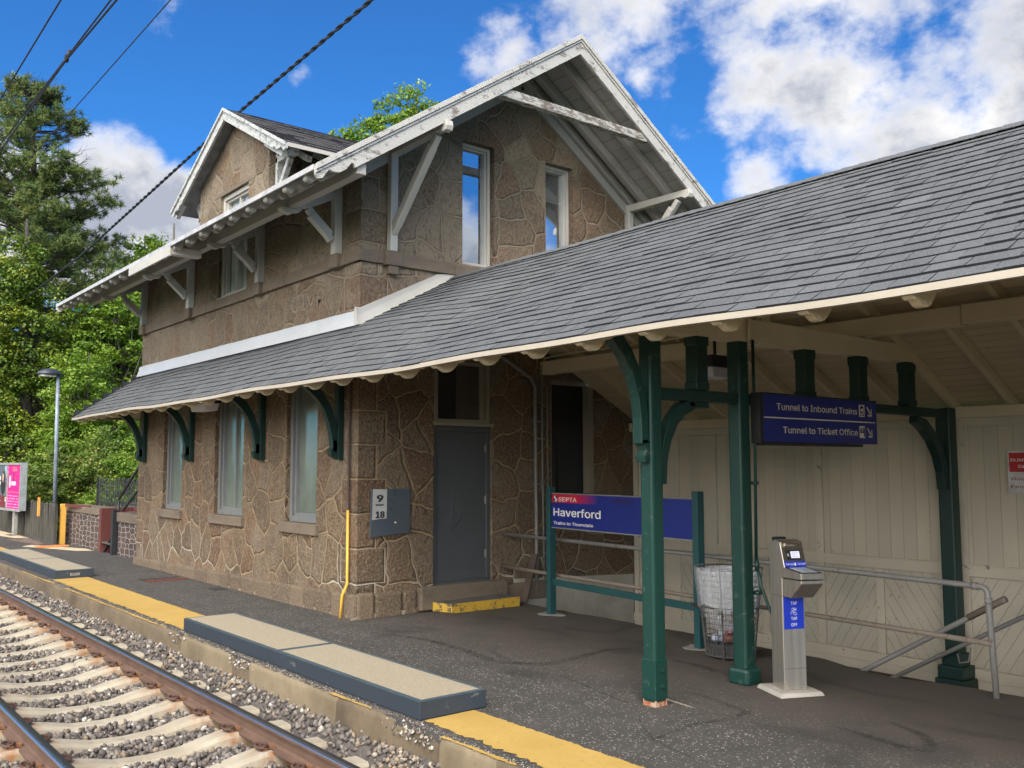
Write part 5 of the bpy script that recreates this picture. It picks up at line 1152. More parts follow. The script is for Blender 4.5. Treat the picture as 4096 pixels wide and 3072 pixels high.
b=B(); ngroup_text(b,'TAP ON',F(.014,.07,.0045),s2,vv,w=.070,h=.024,bold=.01,raise_=.001); ngroup_text(b,'TAP OFF',F(.118,.07,.0045),s2,vv,w=.076,h=.024,bold=.01,raise_=.001); fq(b,.094,.108,.06,.16,.005); t.part(b,'strip_lettering',TEXTW,hd)
b=B(); fq(b,.012,.193,.78,.98,.004); b.hexa([F(.03,.78,.004),F(.175,.78,.004),F(.175,.92,.004),F(.03,.92,.004),F(.04,.86,.028),F(.165,.86,.028),F(.165,.92,.020),F(.04,.92,.020)]); t.part(b,'camera_hood',simple('polished hood',(.55,.48,.36),.2,.9,bump=0),hd,bevel=.004)
b=B(); b.hexa([V(.26,.03,1.029),V(.46,.03,1.0115),V(.46,.175,1.0115),V(.26,.175,1.029),V(.26,.03,1.033),V(.46,.03,1.0155),V(.46,.175,1.0155),V(.26,.175,1.033)]); t.part(b,'card_reader_plate',simple('pale reader plate',(.42,.45,.46),.3,bump=0),hd)
b=B(); b.hexa([V(.243,.004,1.0315),V(.487,.004,1.0105),V(.487,.20,1.0105),V(.243,.20,1.0315),V(.243,.004,1.032),V(.487,.004,1.011),V(.487,.20,1.011),V(.243,.20,1.032)]); t.part(b,'reader_surround',BLACK,hd)
b=B(); vbox(b,.192,.1945,.012,.193,.525,.785); st=t.part(b,'blue_sticker',TAPB,cb)
b=B()
for s_,z in (('TAP',.722),('ON',.672),('TAP',.598),('OFF',.548)):
    ngroup_text(b,s_,V(.195,.103,z),s2,(0,0,1),h=.036,bold=.016,align='C',raise_=.001)
def C2(p): return V(.1962,.075+p[0]*.055,.638+p[1]*.03)
for ls in ([(0,.2),(.0,.9),(.55,.9),(.6,.55)],[(.35,.75),(.35,.45),(.6,.0),(1.0,.1),(.85,.55),(.62,.75),(.35,.6)]): b.tube([C2(p) for p in ls],.0017,4)
t.part(b,'sticker_lettering',TEXTW,st)
b=B()
for (c,z) in ((.10,.475),(.035,.075),(.17,.075)): b.tube([V(.192,c,z),V(.196,c,z)],.006,8)
t.part(b,'screws',simple('bright screw',(.8,.75,.6),.2,1,bump=0),cb)
b=B(); vbox(b,.1922,.1932,.003,.202,.205,.208); t.part(b,'panel_seam',STEEL_D,cb)
# ---- handrails
t=T('handrail','grey pipe guard rail along the stairwell behind the name sign','handrail',(-6.5,7.9,0))
HR=.0245
def corner(b,p,c,q,r,n=6):
    p,c,q=Vector(p),Vector(c),Vector(q); a=c+(p-c).normalized()*r; d=c+(q-c).normalized()*r; out=[]
    for i in range(n+1): s=i/n; out.append(a.lerp(c,s).lerp(c.lerp(d,s),s))
    return out
b=B(); pts=[(GX+.01,8.06,.93)]+[(-5.2,7.90,.893)]+corner(b,(-5.2,7.9,.893),(-3.47,7.82,.875),(-3.47,7.82,0),.07)+[(-3.44,7.82,.0)]
b.tube(pts,HR,12); b.tube([(-3.60,7.826,.876),(-3.55,7.822,.875)],.032,12); b.tube([(-3.468,7.82,.79),(-3.467,7.82,.74)],.031,12); t.part(b,'top_rail_and_post',PIPEG,smooth=True)
b=B(); b.tube([(GX+.01,8.03,.49),(-8.9,7.98,.48),(-5.28,7.87,.448),(-3.46,7.82,.425)],.023,12); t.part(b,'middle_rail',PIPER,smooth=True)
t=T('stair_handrail','nearer sloping grey stair handrail with a rounded cut end','handrail',(-4.0,8.30,-.1),'sloping stair handrails')
b=B(); b.tube([(-5.25,8.30,-.32),(-4.914,8.30,-.113),(-3.60,8.30,.69),(-3.545,8.30,.722)],HR,12); t.part(b,'rail_pipe',PIPEG,smooth=True); b=B(); b.tube([(-3.86,8.30,.535),(-3.57,8.30,.711),(-3.535,8.30,.73)],.029,12); t.part(b,'worn_end_sleeve',PIPER,smooth=True)
t=T('stair_handrail','farther sloping grey stair handrail running out of the frame','handrail',(-3.5,10.2,-.2),'sloping stair handrails')
b=B(); b.tube([(-6.6,10.35,-1.02),(-5.74,10.35,-.61),(-4.23,10.35,.29),(-2.6,10.35,1.26)],HR,12); b.tube([(-4.95,10.35,-.20),(-4.93,10.35,-.30),(-4.83,10.35,-.27),(-4.80,10.35,-.12)],.010,8); t.part(b,'rail_pipe',PIPEG,smooth=True)
# rusty covers in the asphalt
t=T('drain_cover','dark and red rusty hatch cover set in the asphalt beside the house','hatch cover',(-15.7,5.35,0))
b=B(); b.box(-15.95,-15.62,4.98,5.60,.002,.008); t.part(b,'dark_plate',simple('dark hatch',(.03,.028,.03),.7)); b=B(); b.box(-15.60,-15.50,4.98,5.66,.002,.014); t.part(b,'red_edge',simple('red oxide edge',(.16,.035,.02),.8,var=.4,scale=12))
t=T('drain_cover','small black plate in the asphalt against the house plinth','hatch cover',(-13.9,5.6,0)); b=B(); b.box(-14.12,-13.8,5.44,5.64,.002,.007); t.part(b,'dark_plate',simple('dark plate',(.03,.03,.034),.7))
# ---------------- left of the house: area wall, steps, fences, hoarding, lamp
AW=5.98
t=T('area_wall','low purple rubble wall with pale mortar and stone coping beyond the house','wall',(-23.3,AW+.2,0))
b=B(); b.box(-24.9,-21.78,AW,AW+.45,-.3,.78); t.part(b,'rubble_wall',LOWSTONE)
b=B(); x=-24.95
for xe in (-23.6,-22.55,-21.78): b.box(x+.004,xe-.004,AW-.03,AW+.5,.782,.93); x=xe
t.part(b,'coping_stones',TRIM,bevel=.012)
t=T('area_wall','short rubble pier with white mortar against the house corner','wall',(-19.6,AW+.2,0))
b=B(); b.box(-20.62,LX-.02,AW+.02,AW+.45,-.3,.70); t.part(b,'rubble_wall',LOWSTONE); b=B(); b.box(-20.66,LX-.02,AW-.01,AW+.5,.702,.90); t.part(b,'coping_stones',TRIM,bevel=.012)
t=T('stair_flank','maroon painted side panel of the area steps','stair panel',(-21.7,AW+.3,0)); MAR=paint('maroon paint',(.12,.035,.030),(.05,.02,.02),amt=.3)
b=B(); b.box(-21.775,-21.62,AW-.06,AW+1.2,-.05,.95); b.box(-21.619,-20.85,AW+.62,AW+.68,-.05,.95); t.part(b,'panel',MAR,bevel=.008)
t=T('area_steps','small dark timber steps rising between the maroon panel and the pier','steps',(-21.1,AW+.3,0)); ST=simple('grey brown treads',(.085,.070,.055),.8,scale=10)
b=B(); b.box(-20.80,-20.68,AW-.08,AW+.03,-.02,.95); b.beam((-21.45,AW-.02,0.0),(-20.78,AW+.04,.58),.05,.03); t.part(b,'stringer',IRON,bevel=.004)
for i in range(4): b=B(); b.box(-21.615,-20.82,AW-.03+i*.24,AW+.26+i*.24,.19+i*.21,.225+i*.21); t.part(b,'tread',ST,bevel=.004)
b=B(); b.box(-24.8,LX-.05,AW+1.4,AW+1.8,.74,.94); b.box(-24.8,LX-.05,AW+.5,AW+1.4,.72,.86); tag(b.build('upper_terrace',concrete('terrace stone',(.16,.15,.14),(.08,.07,.06),.3)),kind='structure')
t=T('step_railing','dark iron step handrail climbing towards the house corner','railing',(-20.9,AW+.1,0))
b=B(); A0=(-20.98,AW+.12,1.16); A1=(-19.7,AW+.12,1.86); b.tube([(-20.98,AW+.12,.0),A0],.026,8); b.tube([A0,A1],.026,8); b.tube([(-20.66,AW+.12,.93),(-19.35,AW+.12,1.55)],.024,8); b.tube([(-20.9,AW+.12,1.15),(-20.62,AW+.15,.80)],.010,6); t.part(b,'pipes',IRON,smooth=True)
def pickets(name,label,P0,P1,h,gap,w,rails,post,mat,z0=0,bent=0,grp=None,finial=.03):
    P0=Vector(P0);P1=Vector(P1); u=(P1-P0).normalized(); Ln=(P1-P0).length; t=T(name,label,'fence',(P0+P1)/2,grp); n=int(Ln/gap); b=B()
    for i in range(n+1):
        q=P0+u*(i*gap)+Vector((0,0,z0)); tl=Vector((rnd.gauss(0,bent),rnd.gauss(0,bent),0)); top=q+Vector((0,0,h+rnd.uniform(-.02,.03)))+tl
        b.tube([q,top],w,4)
        if finial: b.tube([top,top+Vector((0,0,finial))],[w*1.6,.002],4)
    t.part(b,'pickets',mat)
    for z in rails: b=B(); b.beam(P0+Vector((0,0,z0+z)),P1+Vector((0,0,z0+z)),.02,.035); t.part(b,'rail',mat)
    for q in (P0,P1): b=B(); b.beam(q+Vector((0,0,z0-.1)),q+Vector((0,0,z0+h+.06)),post,post,upv=(1,0,0)); t.part(b,'post',mat)
    return t
OLDW=simple('weathered grey picket timber',(.060,.055,.046),.9,var=.5,scale=5,stretch=(1,1,.2))
pickets('iron_fence','black iron railing on the terrace above the purple rubble wall','x' and (-24.2,AW+.55,0),(-21.55,AW+.80,0),.66,.085,.010,(.10,.38,.56),.05,IRON,z0=.90,bent=.012)
pickets('iron_fence','black iron railing beside the steps, running behind the house','x' and (-21.5,AW+.95,0),(-18.7,AW+1.6,0),.66,.10,.009,(.10,.38,.60),.05,IRON,z0=.90,bent=.006)
pickets('picket_fence','long weathered picket fence behind the advertising board','x' and (-40,5.95,0),(-25.4,5.78,0),.92,.075,.022,(.3,.75),.08,OLDW,bent=.012)
pickets('picket_fence','short leaning weathered picket panel ending at the yellow post','x' and (-25.38,5.76,0),(-24.3,5.62,0),.92,.072,.026,(.3,.75),.07,OLDW,bent=.012)
b=B(); b.box(-24.45,-24.33,5.74,5.86,0,.97); tag(b.build('yellow_post',paint('yellow ochre paint',(.72,.40,.07),(.3,.2,.08),amt=.4),o=(-24.4,5.8,0),bevel=.008),'square yellow post at the end of the picket fence','post')
b=B(); b.box(-26.42,-26.34,5.66,5.71,.60,1.08); tag(b.build('yellow_marker',simple('orange marker paint',(.70,.33,.06),.6),o=(-26.4,5.7,.6)),'short orange marker strip fixed to the picket fence','marker')
b=B(); b.beam((-24.35,5.85,.94),(-22.9,6.02,.93),.05,.07); tag(b.build('barrier_arm',[MAR],o=(-23.6,5.9,.93)),'maroon bar reaching from the yellow post over the rubble wall','barrier')
b=B(); b.box(-23.9,-23.5,5.10,5.75,.003,.03); tag(b.build('orange_plate',simple('orange plate',(.55,.20,.06),.7),o=(-23.7,5.4,0),bevel=.006),'flat orange plate lying on the asphalt before the rubble wall','plate')
CRM=simple('worn cream line',(.50,.42,.28),.8,var=.3,scale=8)
for q in ([(-24.3,4.9),(-22.2,5.6),(-22.0,5.9),(-22.7,5.9),(-24.6,5.2)],[(-36,4.4),(-27.3,5.3),(-27.0,5.62),(-30,5.62),(-36,5.5)]): tag(B().sheet([(x,y,.004) for x,y in q]).build('cream_patch',CRM),kind='structure')
tag(B().sheet([(x,y,.0055) for x,y in [(-26.8,5.05),(-24.6,5.3),(-24.7,5.5),(-26.9,5.6)]]).build('rusty_grating_patch',simple('rusty grating',(.16,.11,.085),.8,var=.6,scale=6,stretch=(.4,4,1))),kind='structure')
# advertising board
H0=Vector((-27.72,5.52,0)); HU=Vector((-.9988,-.0497,0)); HN=Vector((.0497,-.9988,0)); 
t=T('advertising_board','two poster advertising board on a grey post, dark poster left and magenta right','advertising board',(-28.35,5.58,0))
def HP(u,z,d=0): return H0+HU*u+HN*d+Vector((0,0,z))
def hbx(b,u0,u1,z0,z1,d0,d1,mi=0): b.hexa([HP(u0,z0,d0),HP(u1,z0,d0),HP(u1,z0,d1),HP(u0,z0,d1),HP(u0,z1,d0),HP(u1,z1,d0),HP(u1,z1,d1),HP(u0,z1,d1)],mi)
ALU=simple('grey aluminium frame',(.34,.37,.38),.45,.3,bump=0)
b=B(); hbx(b,-.02,2.75,.68,1.98,-.14,.0); cs2=t.part(b,'case',ALU,bevel=.006)
b=B(); hbx(b,-.02,2.75,.66,.72,.0,.03); hbx(b,-.02,2.75,1.92,1.98,.0,.03); 
for u in (-.02,1.33,2.69): hbx(b,u,u+.06,.72,1.92,.0,.03)
t.part(b,'frame',ALU,cs2)
b=B(); hbx(b,.62,.80,0,.68,-.11,-.02); t.part(b,'grey_post',simple('grey concrete post',(.27,.26,.24),.7)); b=B(); hbx(b,.50,.92,.0,.02,-.2,.1); t.part(b,'base_plate',simple('rusted base plate',(.12,.08,.05),.8))
PINK=simple('magenta poster',(.62,.012,.22),.5,var=.06,bump=0); PK2=simple('orange pink ink',(.85,.25,.20),.5,bump=0); DKP=simple('dark plum ink',(.10,.02,.06),.5,bump=0)
b=B(); hbx(b,.04,1.33,.72,1.92,.001,.006); pp=t.part(b,'magenta_poster',PINK)
b=B()
for k,z in enumerate((1.84,1.79,1.75)): hbx(b,.42,.95-.05*k,z,z+.018,.006,.007,0)
hbx(b,.07,1.30,1.165,1.18,.006,.007,0)
for k in range(5):
    for j in range(14):
        if rnd.random()<.85: u=.12+j*.085; hbx(b,u,u+rnd.uniform(.03,.07),1.06-k*.075,1.075-k*.075+rnd.uniform(0,.014),.006,.007,1)
hbx(b,.52,.98,1.36,1.47,.006,.0075,1); hbx(b,.70,.78,1.50,1.72,.006,.007,2); 
b.prism([HP(1.14+.15*math.cos(a),1.46+.22*math.sin(a),.006) for a in np.linspace(0,6.28,20)[:-1]],HN*.001,2); b.prism([HP(1.12+.10*math.cos(a),1.46+.18*math.sin(a),.0075) for a in np.linspace(0,6.28,20)[:-1]],HN*.001,1)
for j in range(22): u=rnd.uniform(.1,1.25); z=rnd.uniform(1.25,1.8); hbx(b,u,u+.015,z,z+.03,.006,.007,0)
t.part(b,'poster_print',[PK2,simple('pale pink ink',(.80,.55,.65),.5,bump=0),DKP],pp)
b=B(); hbx(b,1.39,2.69,.72,1.92,.001,.006); dp=t.part(b,'dark_poster',simple('slate poster',(.10,.125,.15),.5,var=.2,scale=1.5,bump=0))
b=B(); hbx(b,1.39,2.69,.72,1.06,.006,.007,0); b.sheet([HP(1.40,1.9,.007),HP(1.75,1.9,.007),HP(1.48,1.5,.007),HP(1.40,1.42,.007)],2)
b.prism([HP(1.83+.17*math.cos(a)*(1 if math.sin(a)>0 else 1.5),1.42+.34*math.sin(a),.007) for a in np.linspace(0,6.28,24)[:-1]],HN*.001,1); b.prism([HP(1.86+.07*math.cos(a),1.56+.13*math.sin(a),.009) for a in np.linspace(0,6.28,20)[:-1]],HN*.001,3)
for z,w in ((1.66,.10),(1.50,.42),(1.36,.40)): hbx(b,2.62-w-.1,2.62,z,z+(.03 if w<.2 else .10),.007,.008,4)
hbx(b,1.47,1.60,.98,1.02,.007,.008,4); hbx(b,1.48,1.58,.90,.96,.007,.008,4); hbx(b,2.05,2.6,.90,.92,.007,.008,4); hbx(b,2.15,2.6,.84,.86,.007,.008,4)
t.part(b,'poster_print',[simple('wine ink',(.16,.03,.04),.5,bump=0),simple('dark hair ink',(.02,.018,.02),.5,bump=0),simple('grey blue ink',(.30,.36,.44),.5,bump=0),simple('skin tone ink',(.55,.36,.27),.5,bump=0),TEXTW],dp)
# lamp
t=T('platform_lamp','tall slim grey lamp post with a dark dome head before the ivy','street lamp',(-26,5.98,0))
b=B(); b.tube([(-26,5.98,.95),(-26,5.93,4.25)],[.055,.042],12); t.part(b,'pole',simple('blue grey lamp pole',(.22,.26,.32),.4),smooth=True); b=B(); b.tube([(-26,5.98,-.1),(-26,5.98,.95)],.062,12); t.part(b,'pole_foot',simple('rusty lamp foot',(.08,.03,.025),.7))
b=B(); n=14
def dome(b,c,rx,ry,rz):
    o=len(b.v); m_=6
    for j in range(m_+1):
        ph=math.pi/2*j/m_
        for i in range(n): a=2*math.pi*i/n; b.v.append((c[0]+rx*math.cos(a)*math.cos(ph),c[1]+ry*math.sin(a)*math.cos(ph),c[2]+rz*math.sin(ph)))
    for j in range(m_):
        for i in range(n): b.f.append((o+j*n+i,o+j*n+(i+1)%n,o+(j+1)*n+(i+1)%n,o+(j+1)*n+i)); b.mi.append(0); b.tone.append(.5)
    b.f.append(tuple(o+i for i in range(n-1,-1,-1))); b.mi.append(0); b.tone.append(.5)
dome(b,(-26,5.72,4.24),.20,.30,.17); t.part(b,'lamp_head',simple('dark lamp head',(.035,.04,.055),.4),smooth=True)
b=B(); b.box(-26.13,-25.87,5.5,5.86,4.19,4.24); t.part(b,'lamp_glass',simple('lamp glass',(.5,.5,.48),.3))
# ---------------- overhead wires
def wire(name,label,pts,r,mat,grp='overhead wires along the track',twist=0):
    b=B(); P=[Vector(p) for p in pts]; out=[]
    for i in range(len(P)-1):
        for k in range(24): out.append(P[i].lerp(P[i+1],k/24))
    out.append(P[-1])
    b.tube(out,r,6)
    if twist:
        L_=0; q=[]
        i0=P[0]; cs=[]; tot=sum((P[i+1]-P[i]).length for i in range(len(P)-1)); n=int(tot/.035)
        for k in range(n+1):
            d=k*.035; j=0
            while j<len(P)-2 and d>(P[j+1]-P[j]).length: d-=(P[j+1]-P[j]).length; j+=1
            c=P[j].lerp(P[j+1],min(1,d/(P[j+1]-P[j]).length)); a=k*.035/twist*2*math.pi; cs.append(c); q.append(c+Vector((0,math.cos(a),math.sin(a)))*r*.62)
        b=B(); b.tube(q,r*.72,6); b.tube([c_*1 for c_ in [Vector((v.x,2*cc.y-v.y,2*cc.z-v.z)) for v,cc in zip(q,cs)]],r*.72,6)
    return tag(b.build(name,mat,o=pts[0],smooth=True),label,'cable',grp)
WM=simple('dark wire',(.025,.028,.032),.5,.3,bump=0)
wire('overhead_wire','leftmost thin overhead wire crossing the top left corner',[(-70,2.5,6.9),(-15.1,2.5,7.316),(-11.6,2.5,7.419),(8,2.5,7.9)],.011,WM)
wire('overhead_wire','upper of the two overhead wires that pinch together at a clip',[(-70,2.5,7.05),(-14.97,2.5,6.58),(-11.18,2.5,6.562),(-9.4,2.5,6.551),(8,2.5,6.53)],.010,WM)
wire('overhead_wire','lower of the two overhead wires that pinch together at a clip',[(-70,2.5,6.30),(-14.95,2.5,6.487),(-11.18,2.5,6.538),(-9.25,2.5,6.469),(8,2.5,6.1)],.012,WM)
b=B(); b.box(-11.21,-11.15,2.48,2.52,6.515,6.59); b.beam((-11.2,2.49,6.52),(-11.12,2.52,6.64),.02,.04); tag(b.build('wire_clip',BLACK,o=(-11.18,2.5,6.55)),'small clip joining the pair of overhead wires','clip')
wire('overhead_wire','thin overhead wire between the pair and the twisted cable',[(-70,3.3,7.10),(-12,3.3,7.08),(8,3.3,7.06)],.0075,WM)
wire('twisted_cable','thick black twisted cable passing behind the dormer peak',[(-42,6.5,7.05),(-26.5,6.5,7.60),(-16.0,6.5,8.35),(-9.7,6.5,8.64),(6,6.5,9.2)],.026,simple('black cable sheath',(.010,.012,.016),.45,bump=0),'cable over the station',.55)
# ---------------- trees and shrubs
def leafmesh(name,Pc,Nrm,Sz,Tn,mat,asp=.62,parent=None,o=(0,0,0)):
    n=len(Pc); Pc=np.asarray(Pc)-np.array(o); Nrm=np.asarray(Nrm); Sz=np.asarray(Sz)
    Nrm=Nrm/np.linalg.norm(Nrm,axis=1,keepdims=True); r=rng.normal(size=(n,3)); U=np.cross(Nrm,r); U/=np.linalg.norm(U,axis=1,keepdims=True); Vv=np.cross(Nrm,U)
    s=Sz[:,None]; a=Pc-U*s*.5; bq=Pc+Vv*s*asp*.5; c=Pc+U*s*.5+Nrm*s*.12; d=Pc-Vv*s*asp*.5
    V=np.stack([a,bq,c,d],1).reshape(-1,3); me=bpy.data.meshes.new(name); me.vertices.add(4*n); me.vertices.foreach_set('co',V.reshape(-1).astype(np.float32))
    me.loops.add(4*n); me.loops.foreach_set('vertex_index',np.arange(4*n,dtype=np.int32)); me.polygons.add(n); me.polygons.foreach_set('loop_start',np.arange(0,4*n,4,dtype=np.int32))
    at=me.attributes.new('tone','FLOAT','FACE'); at.data.foreach_set('value',np.asarray(Tn,dtype=np.float32)); me.materials.append(mat); me.update(calc_edges=True)
    ob=bpy.data.objects.new(name,me); C.objects.link(ob)
    if parent: ob.parent=parent
    else: ob.location=o
    return ob
def crown(blobs,ncl,nl,crad,lsz,flat=.6,shell=.55):
    """blobs: (cx,cy,cz,rx,ry,rz); clumps of leaves sit mostly near each blob's skin"""
    P=[];Nn=[];S=[];Tt=[]; vol=np.array([q[3]*q[4]*q[5] for q in blobs])**.67; vol/=vol.sum(); CC=[]
    for i in range(ncl):
        q=blobs[rng.choice(len(blobs),p=vol)]; d=rng.normal(size=3); d/=np.linalg.norm(d); rr_=rng.uniform(shell,1.06)
        c=np.array(q[:3])+d*rr_*np.array(q[3:]); cr=crad*rng.uniform(.55,1.35); CC.append(c); n=int(nl*rng.uniform(.6,1.4)); tb=rng.uniform(.15,.75)
        off=rng.normal(size=(n,3)); off/=np.linalg.norm(off,axis=1,keepdims=True); off*=rng.uniform(.25,1,(n,1))**.6*cr; off[:,2]*=flat
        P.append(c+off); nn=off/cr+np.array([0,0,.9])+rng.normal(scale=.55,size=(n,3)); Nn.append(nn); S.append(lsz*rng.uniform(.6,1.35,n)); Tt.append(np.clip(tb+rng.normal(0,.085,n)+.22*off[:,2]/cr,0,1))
    return np.concatenate(P),np.concatenate(Nn),np.concatenate(S),np.concatenate(Tt),CC
BARK=simple('grey bark',(.10,.088,.072),.9,var=.4,scale=6,bump=.8,bscale=20,stretch=(1,1,.3)); DBARK=simple('dark bark',(.045,.038,.032),.9,var=.4)
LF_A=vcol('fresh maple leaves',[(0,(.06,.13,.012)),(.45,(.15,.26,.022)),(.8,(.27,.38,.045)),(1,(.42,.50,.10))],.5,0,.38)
LF_B=vcol('ivy leaves',[(0,(.022,.060,.006)),(.35,(.085,.155,.012)),(.7,(.23,.29,.025)),(1,(.42,.44,.08))],.45,0,.22)
LF_C=vcol('pine needles',[(0,(.03,.065,.018)),(.5,(.10,.155,.034)),(.85,(.21,.25,.055)),(1,(.30,.30,.09))],.6,0,.15)
LF_D=vcol('shrub leaves with pinkish tips',[(0,(.05,.10,.015)),(.45,(.14,.22,.03)),(.75,(.26,.32,.06)),(.9,(.36,.27,.12)),(1,(.42,.26,.16))],.5,0,.35)
def branches(b,base,top,r,CC,nb,seedz=.35):
    base=Vector(base); top=Vector(top); mid=base.lerp(top,.5)+Vector((rnd.uniform(-.2,.2),rnd.uniform(-.2,.2),0)); b.tube([base,base.lerp(mid,.5),mid,mid.lerp(top,.5),top],[r,r*.85,r*.66,r*.42,r*.12],8)
    idx=rng.choice(len(CC),min(nb,len(CC)),replace=False)
    for i in idx:
        c=Vector(CC[i]); t=max(seedz,min(.93,(c.z-base.z-1.0)/(top.z-base.z)*.85)); p=base.lerp(top,t); 
        rr_=r*(1-t)*.45+.012; m_=p.lerp(c,.5)+Vector((rnd.uniform(-.2,.2),rnd.uniform(-.2,.2),-.12*(c-p).length)); b.tube([p,m_,c],[rr_,rr_*.6,.007],5)
def tree(name,label,cat,base,top,r,blobs,ncl,nl,crad,lsz,mat,bark,nb=60,grp=None,**k):
    t=T(name,label,cat,base,grp); P_,N_,S_,T_2,CC=crown(blobs,ncl,nl,crad,lsz,**k); b=B(); branches(b,base,top,r,CC,nb); t.part(b,'trunk',bark,smooth=True)
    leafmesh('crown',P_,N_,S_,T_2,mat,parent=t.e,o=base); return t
# ivy clad tree
tree('ivy_clad_tree','tree wrapped in bright yellow green ivy at the left edge','tree',(-34,7.0,-.5),(-34,6.6,10.2),.35,
 [(-34,6.3,8.3,1.0,.85,1.3),(-34,5.6,7.2,1.1,1.1,1.6),(-34,7.0,6.0,1.2,1.1,1.9),(-34,5.4,4.2,1.2,1.2,2.0),(-34,7.1,3.6,1.3,1.2,1.9),(-33.6,6.3,2.0,1.2,1.7,1.6),(-34,4.4,3.0,1.0,1.0,2.2),(-34,3.0,3.0,1.0,1.3,2.2)],760,88,.42,.105,LF_B,DBARK,40,shell=.7)
# tall pine with dead top
def pine():
    t=T('pine_tree','tall ragged pine with bare dead branches at its top','tree',(-38,7.9,-.5)); base=Vector((-38,8.1,-.5)); top=Vector((-38,7.35,16.3)); b=B(); b.tube([base,(-38,8.0,5),(-38.1,7.7,10),(-38,7.5,13.5),top],[.36,.30,.20,.10,.02],8); tw=[];P=[];Nn=[];S=[];Tt=[]
    z=4.0
    while z<16.2:
        for k in range(rnd.randint(4,7)):
            a=rnd.uniform(0,6.283); env=(3.6 if z<9 else 3.6-(z-9)*.22) if z<13 else 2.2*(16.6-z)/3.6+.25
            L_=env*rnd.uniform(.5,1.05); dead=z>12.3 and rnd.random()<.75; up=rnd.uniform(.0,.45) if z>9 else rnd.uniform(-.15,.25); p0=Vector((-38,8.0-.65*z/16,z)); d=Vector((math.cos(a),math.sin(a),up)).normalized(); p1=p0+d*L_*.55+Vector((0,0,-.05*L_)); p2=p0+d*L_+Vector((0,0,.10*L_))
            b.tube([p0,p1,p2],[.055 if not dead else .035,.03,.008],5)
            for j in range(9 if not dead else 7):
                s=rnd.uniform(.3,1.); q=p0.lerp(p1,s*2) if s<.5 else p1.lerp(p2,s*2-1); dd=(d+Vector((rnd.gauss(0,.6),rnd.gauss(0,.6),rnd.uniform(-.1,.5)))).normalized(); e=q+dd*rnd.uniform(.25,.75); b.tube([q,e],[.012,.004],4,caps=False)
                if dead and rnd.random()<.9: 
                    for _ in range(2): e2=e+Vector((rnd.gauss(0,.2),rnd.gauss(0,.2),rnd.uniform(0,.25))); b.tube([q.lerp(e,.6),e2],[.007,.003],4,caps=False)
                    continue
                for m_ in range(4):
                    c=np.array(e.lerp(q,rnd.uniform(-.05,.5)))+rng.normal(scale=.11,size=3); n=rnd.randint(30,46); dv=rng.normal(size=(n,3)); dv[:,2]+=.35; dv/=np.linalg.norm(dv,axis=1,keepdims=True); tn=rnd.uniform(.1,.8)
                    P.append((c,dv,tn))
        z+=rnd.uniform(.18,.36)
    t.part(b,'trunk',DBARK)
    # needles: long thin blades leaving each tuft
    vs=[];tn_=[]
    for c,dv,tn in P:
        L_=rng.uniform(.13,.24,(len(dv),1)); sd=np.cross(dv,rng.normal(size=dv.shape)); sd/=np.linalg.norm(sd,axis=1,keepdims=True); w=.011
        vs.append(np.stack([c-sd*w+dv*.02,c+sd*w+dv*.02,c+dv*L_+sd*w*.3,c+dv*L_-sd*w*.3],1)); tn_.append(np.clip(tn+rng.normal(0,.12,len(dv)),0,1))
    V=(np.concatenate(vs)-np.array(t.o)).reshape(-1,3); n=len(V)//4; me=bpy.data.meshes.new('crown'); me.vertices.add(4*n); me.vertices.foreach_set('co',V.reshape(-1).astype(np.float32)); me.loops.add(4*n); me.loops.foreach_set('vertex_index',np.arange(4*n,dtype=np.int32)); me.polygons.add(n); me.polygons.foreach_set('loop_start',np.arange(0,4*n,4,dtype=np.int32))
    at=me.attributes.new('tone','FLOAT','FACE'); at.data.foreach_set('value',np.concatenate(tn_).astype(np.float32)); me.materials.append(LF_C); me.update(calc_edges=True); ob=bpy.data.objects.new('crown',me); C.objects.link(ob); ob.parent=t.e
pine()
TG='broadleaf trees left of the house'
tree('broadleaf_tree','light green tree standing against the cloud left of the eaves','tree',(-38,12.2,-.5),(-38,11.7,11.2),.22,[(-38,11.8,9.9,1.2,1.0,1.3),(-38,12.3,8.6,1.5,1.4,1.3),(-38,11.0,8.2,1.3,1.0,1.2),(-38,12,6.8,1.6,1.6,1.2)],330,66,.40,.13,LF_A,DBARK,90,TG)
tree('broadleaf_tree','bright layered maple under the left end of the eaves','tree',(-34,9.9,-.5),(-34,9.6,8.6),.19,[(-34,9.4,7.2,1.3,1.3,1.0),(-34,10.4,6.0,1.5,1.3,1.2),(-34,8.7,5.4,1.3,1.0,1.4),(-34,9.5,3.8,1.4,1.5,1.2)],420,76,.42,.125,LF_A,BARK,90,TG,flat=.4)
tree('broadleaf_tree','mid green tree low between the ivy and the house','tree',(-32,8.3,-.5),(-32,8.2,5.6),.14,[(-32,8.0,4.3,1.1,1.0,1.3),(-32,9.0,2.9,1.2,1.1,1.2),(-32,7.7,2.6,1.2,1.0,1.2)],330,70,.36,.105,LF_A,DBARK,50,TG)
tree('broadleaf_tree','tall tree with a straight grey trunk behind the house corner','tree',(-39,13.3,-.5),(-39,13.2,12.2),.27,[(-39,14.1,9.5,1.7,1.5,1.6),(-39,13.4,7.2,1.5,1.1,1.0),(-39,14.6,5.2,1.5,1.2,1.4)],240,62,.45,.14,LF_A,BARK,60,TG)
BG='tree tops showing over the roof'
tree('broadleaf_tree','yellow green tree top peeping over the roof, left one','tree',(-31,17.2,-.5),(-31,17.2,14.4),.3,[(-31,16.9,13.9,1.0,.6,.9),(-31,18.0,14.6,1.0,.8,1.0),(-31,17.6,12.6,2.2,2.0,1.4)],150,46,.38,.15,LF_A,DBARK,60,BG)
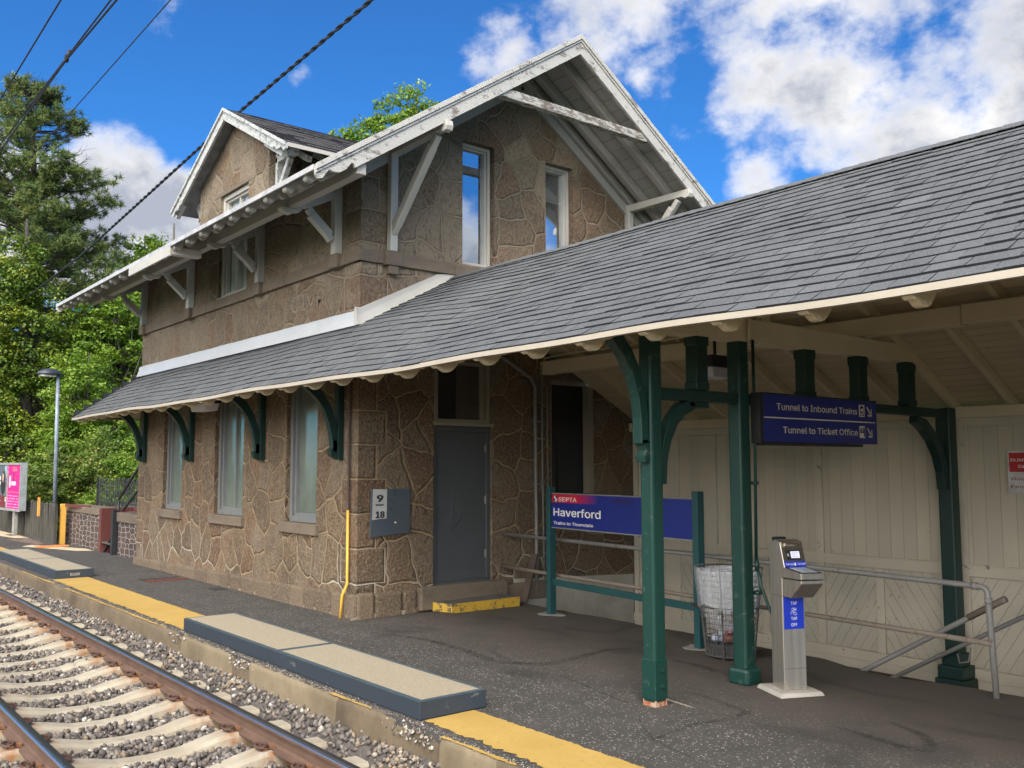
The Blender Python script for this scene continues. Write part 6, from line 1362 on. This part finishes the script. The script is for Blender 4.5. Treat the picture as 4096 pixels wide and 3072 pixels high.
tree('broadleaf_tree','yellow green tree top beside the main rake, right one','tree',(-31,20.2,-.5),(-31,20.2,17),.3,[(-31,20.1,16.2,1.4,1.1,1.2),(-31,19.0,15.7,1.1,.8,1.0),(-31,20.6,13.9,2.2,1.8,1.5)],190,48,.40,.15,LF_A,DBARK,60,BG)
def shrub(label,cx,cy,rx,ry,h,mat,n=120,ls=.085,cr=.24,z0=-.3):
    base=(cx,cy,z0); t=T('shrub',label,'shrub',base,'shrubs behind the fences'); P_,N_,S_,T_2,CC=crown([(cx,cy,h*.55+z0*.3,rx,ry,h*.5)],n,58,cr,ls,shell=.4); b=B()
    for c in rng.permutation(len(CC))[:26]: c=Vector(CC[c]); b.tube([(cx+rnd.uniform(-.3,.3),cy+rnd.uniform(-.3,.3),z0),Vector((cx,cy,z0)).lerp(c,.55)+Vector((0,0,.15)),c],[.018,.012,.005],4)
    t.part(b,'stems',DBARK); leafmesh('crown',P_,N_,S_,T_2,mat,parent=t.e,o=base)
shrub('yellow green shrub with pinkish tips behind the lamp post',-29.5,6.9,1.2,.9,2.4,LF_D,190)
shrub('tall pale shrub between the lamp post and iron railing',-29.0,7.9,1.2,.8,3.0,LF_D,200)
shrub('light shrub rising behind the iron railing',-27.5,8.3,1.0,.7,2.6,LF_A,160)
shrub('low leafy bush beside the rubble wall end',-25.6,6.9,.6,.45,1.25,LF_A,70,.07,.2)
shrub('fresh green bush against the house corner behind the railing',-23.5,8.0,.9,.6,2.5,LF_A,150,.08)
shrub('pink tipped bush behind the advertising board',-31.5,5.9+1.0,1.2,.7,2.3,LF_D,150)
# far wood closing the view, and the wood across the tracks mirrored in the windows
def wood(name,spec,ncl,nl,cr,ls,mats):
    P_,N_,S_,T_2,CC=crown(spec,ncl,nl,cr,ls,shell=.5); tag(leafmesh(name,P_,N_,S_,T_2,mats),kind='stuff')
wood('far_woodland',[(-52,y,z,3,2.6,2.8) for y in np.arange(-2,26,2.6) for z in (1.6,5.4)]+[(-50,y,8.2,2.5,1.8,1.6) for y in (8,12,16,19)],1500,60,.8,.26,LF_A)
wood('woodland_across_track',[(x,-30+2*math.sin(x),z,4,2.5,3.2) for x in np.arange(-70,14,6) for z in (2.2,6.0)],1300,46,1.1,.42,LF_A)
wood('verge_plants',[(x,7.2+.5*math.sin(x*3),-.1,.8,.9,.55) for x in np.arange(-46,-25.6,1.1)]+[(x,8.6+.5*math.sin(x*2),.2,.9,.9,.8) for x in np.arange(-42,-19.5,1.2)],700,40,.25,.08,LF_A)
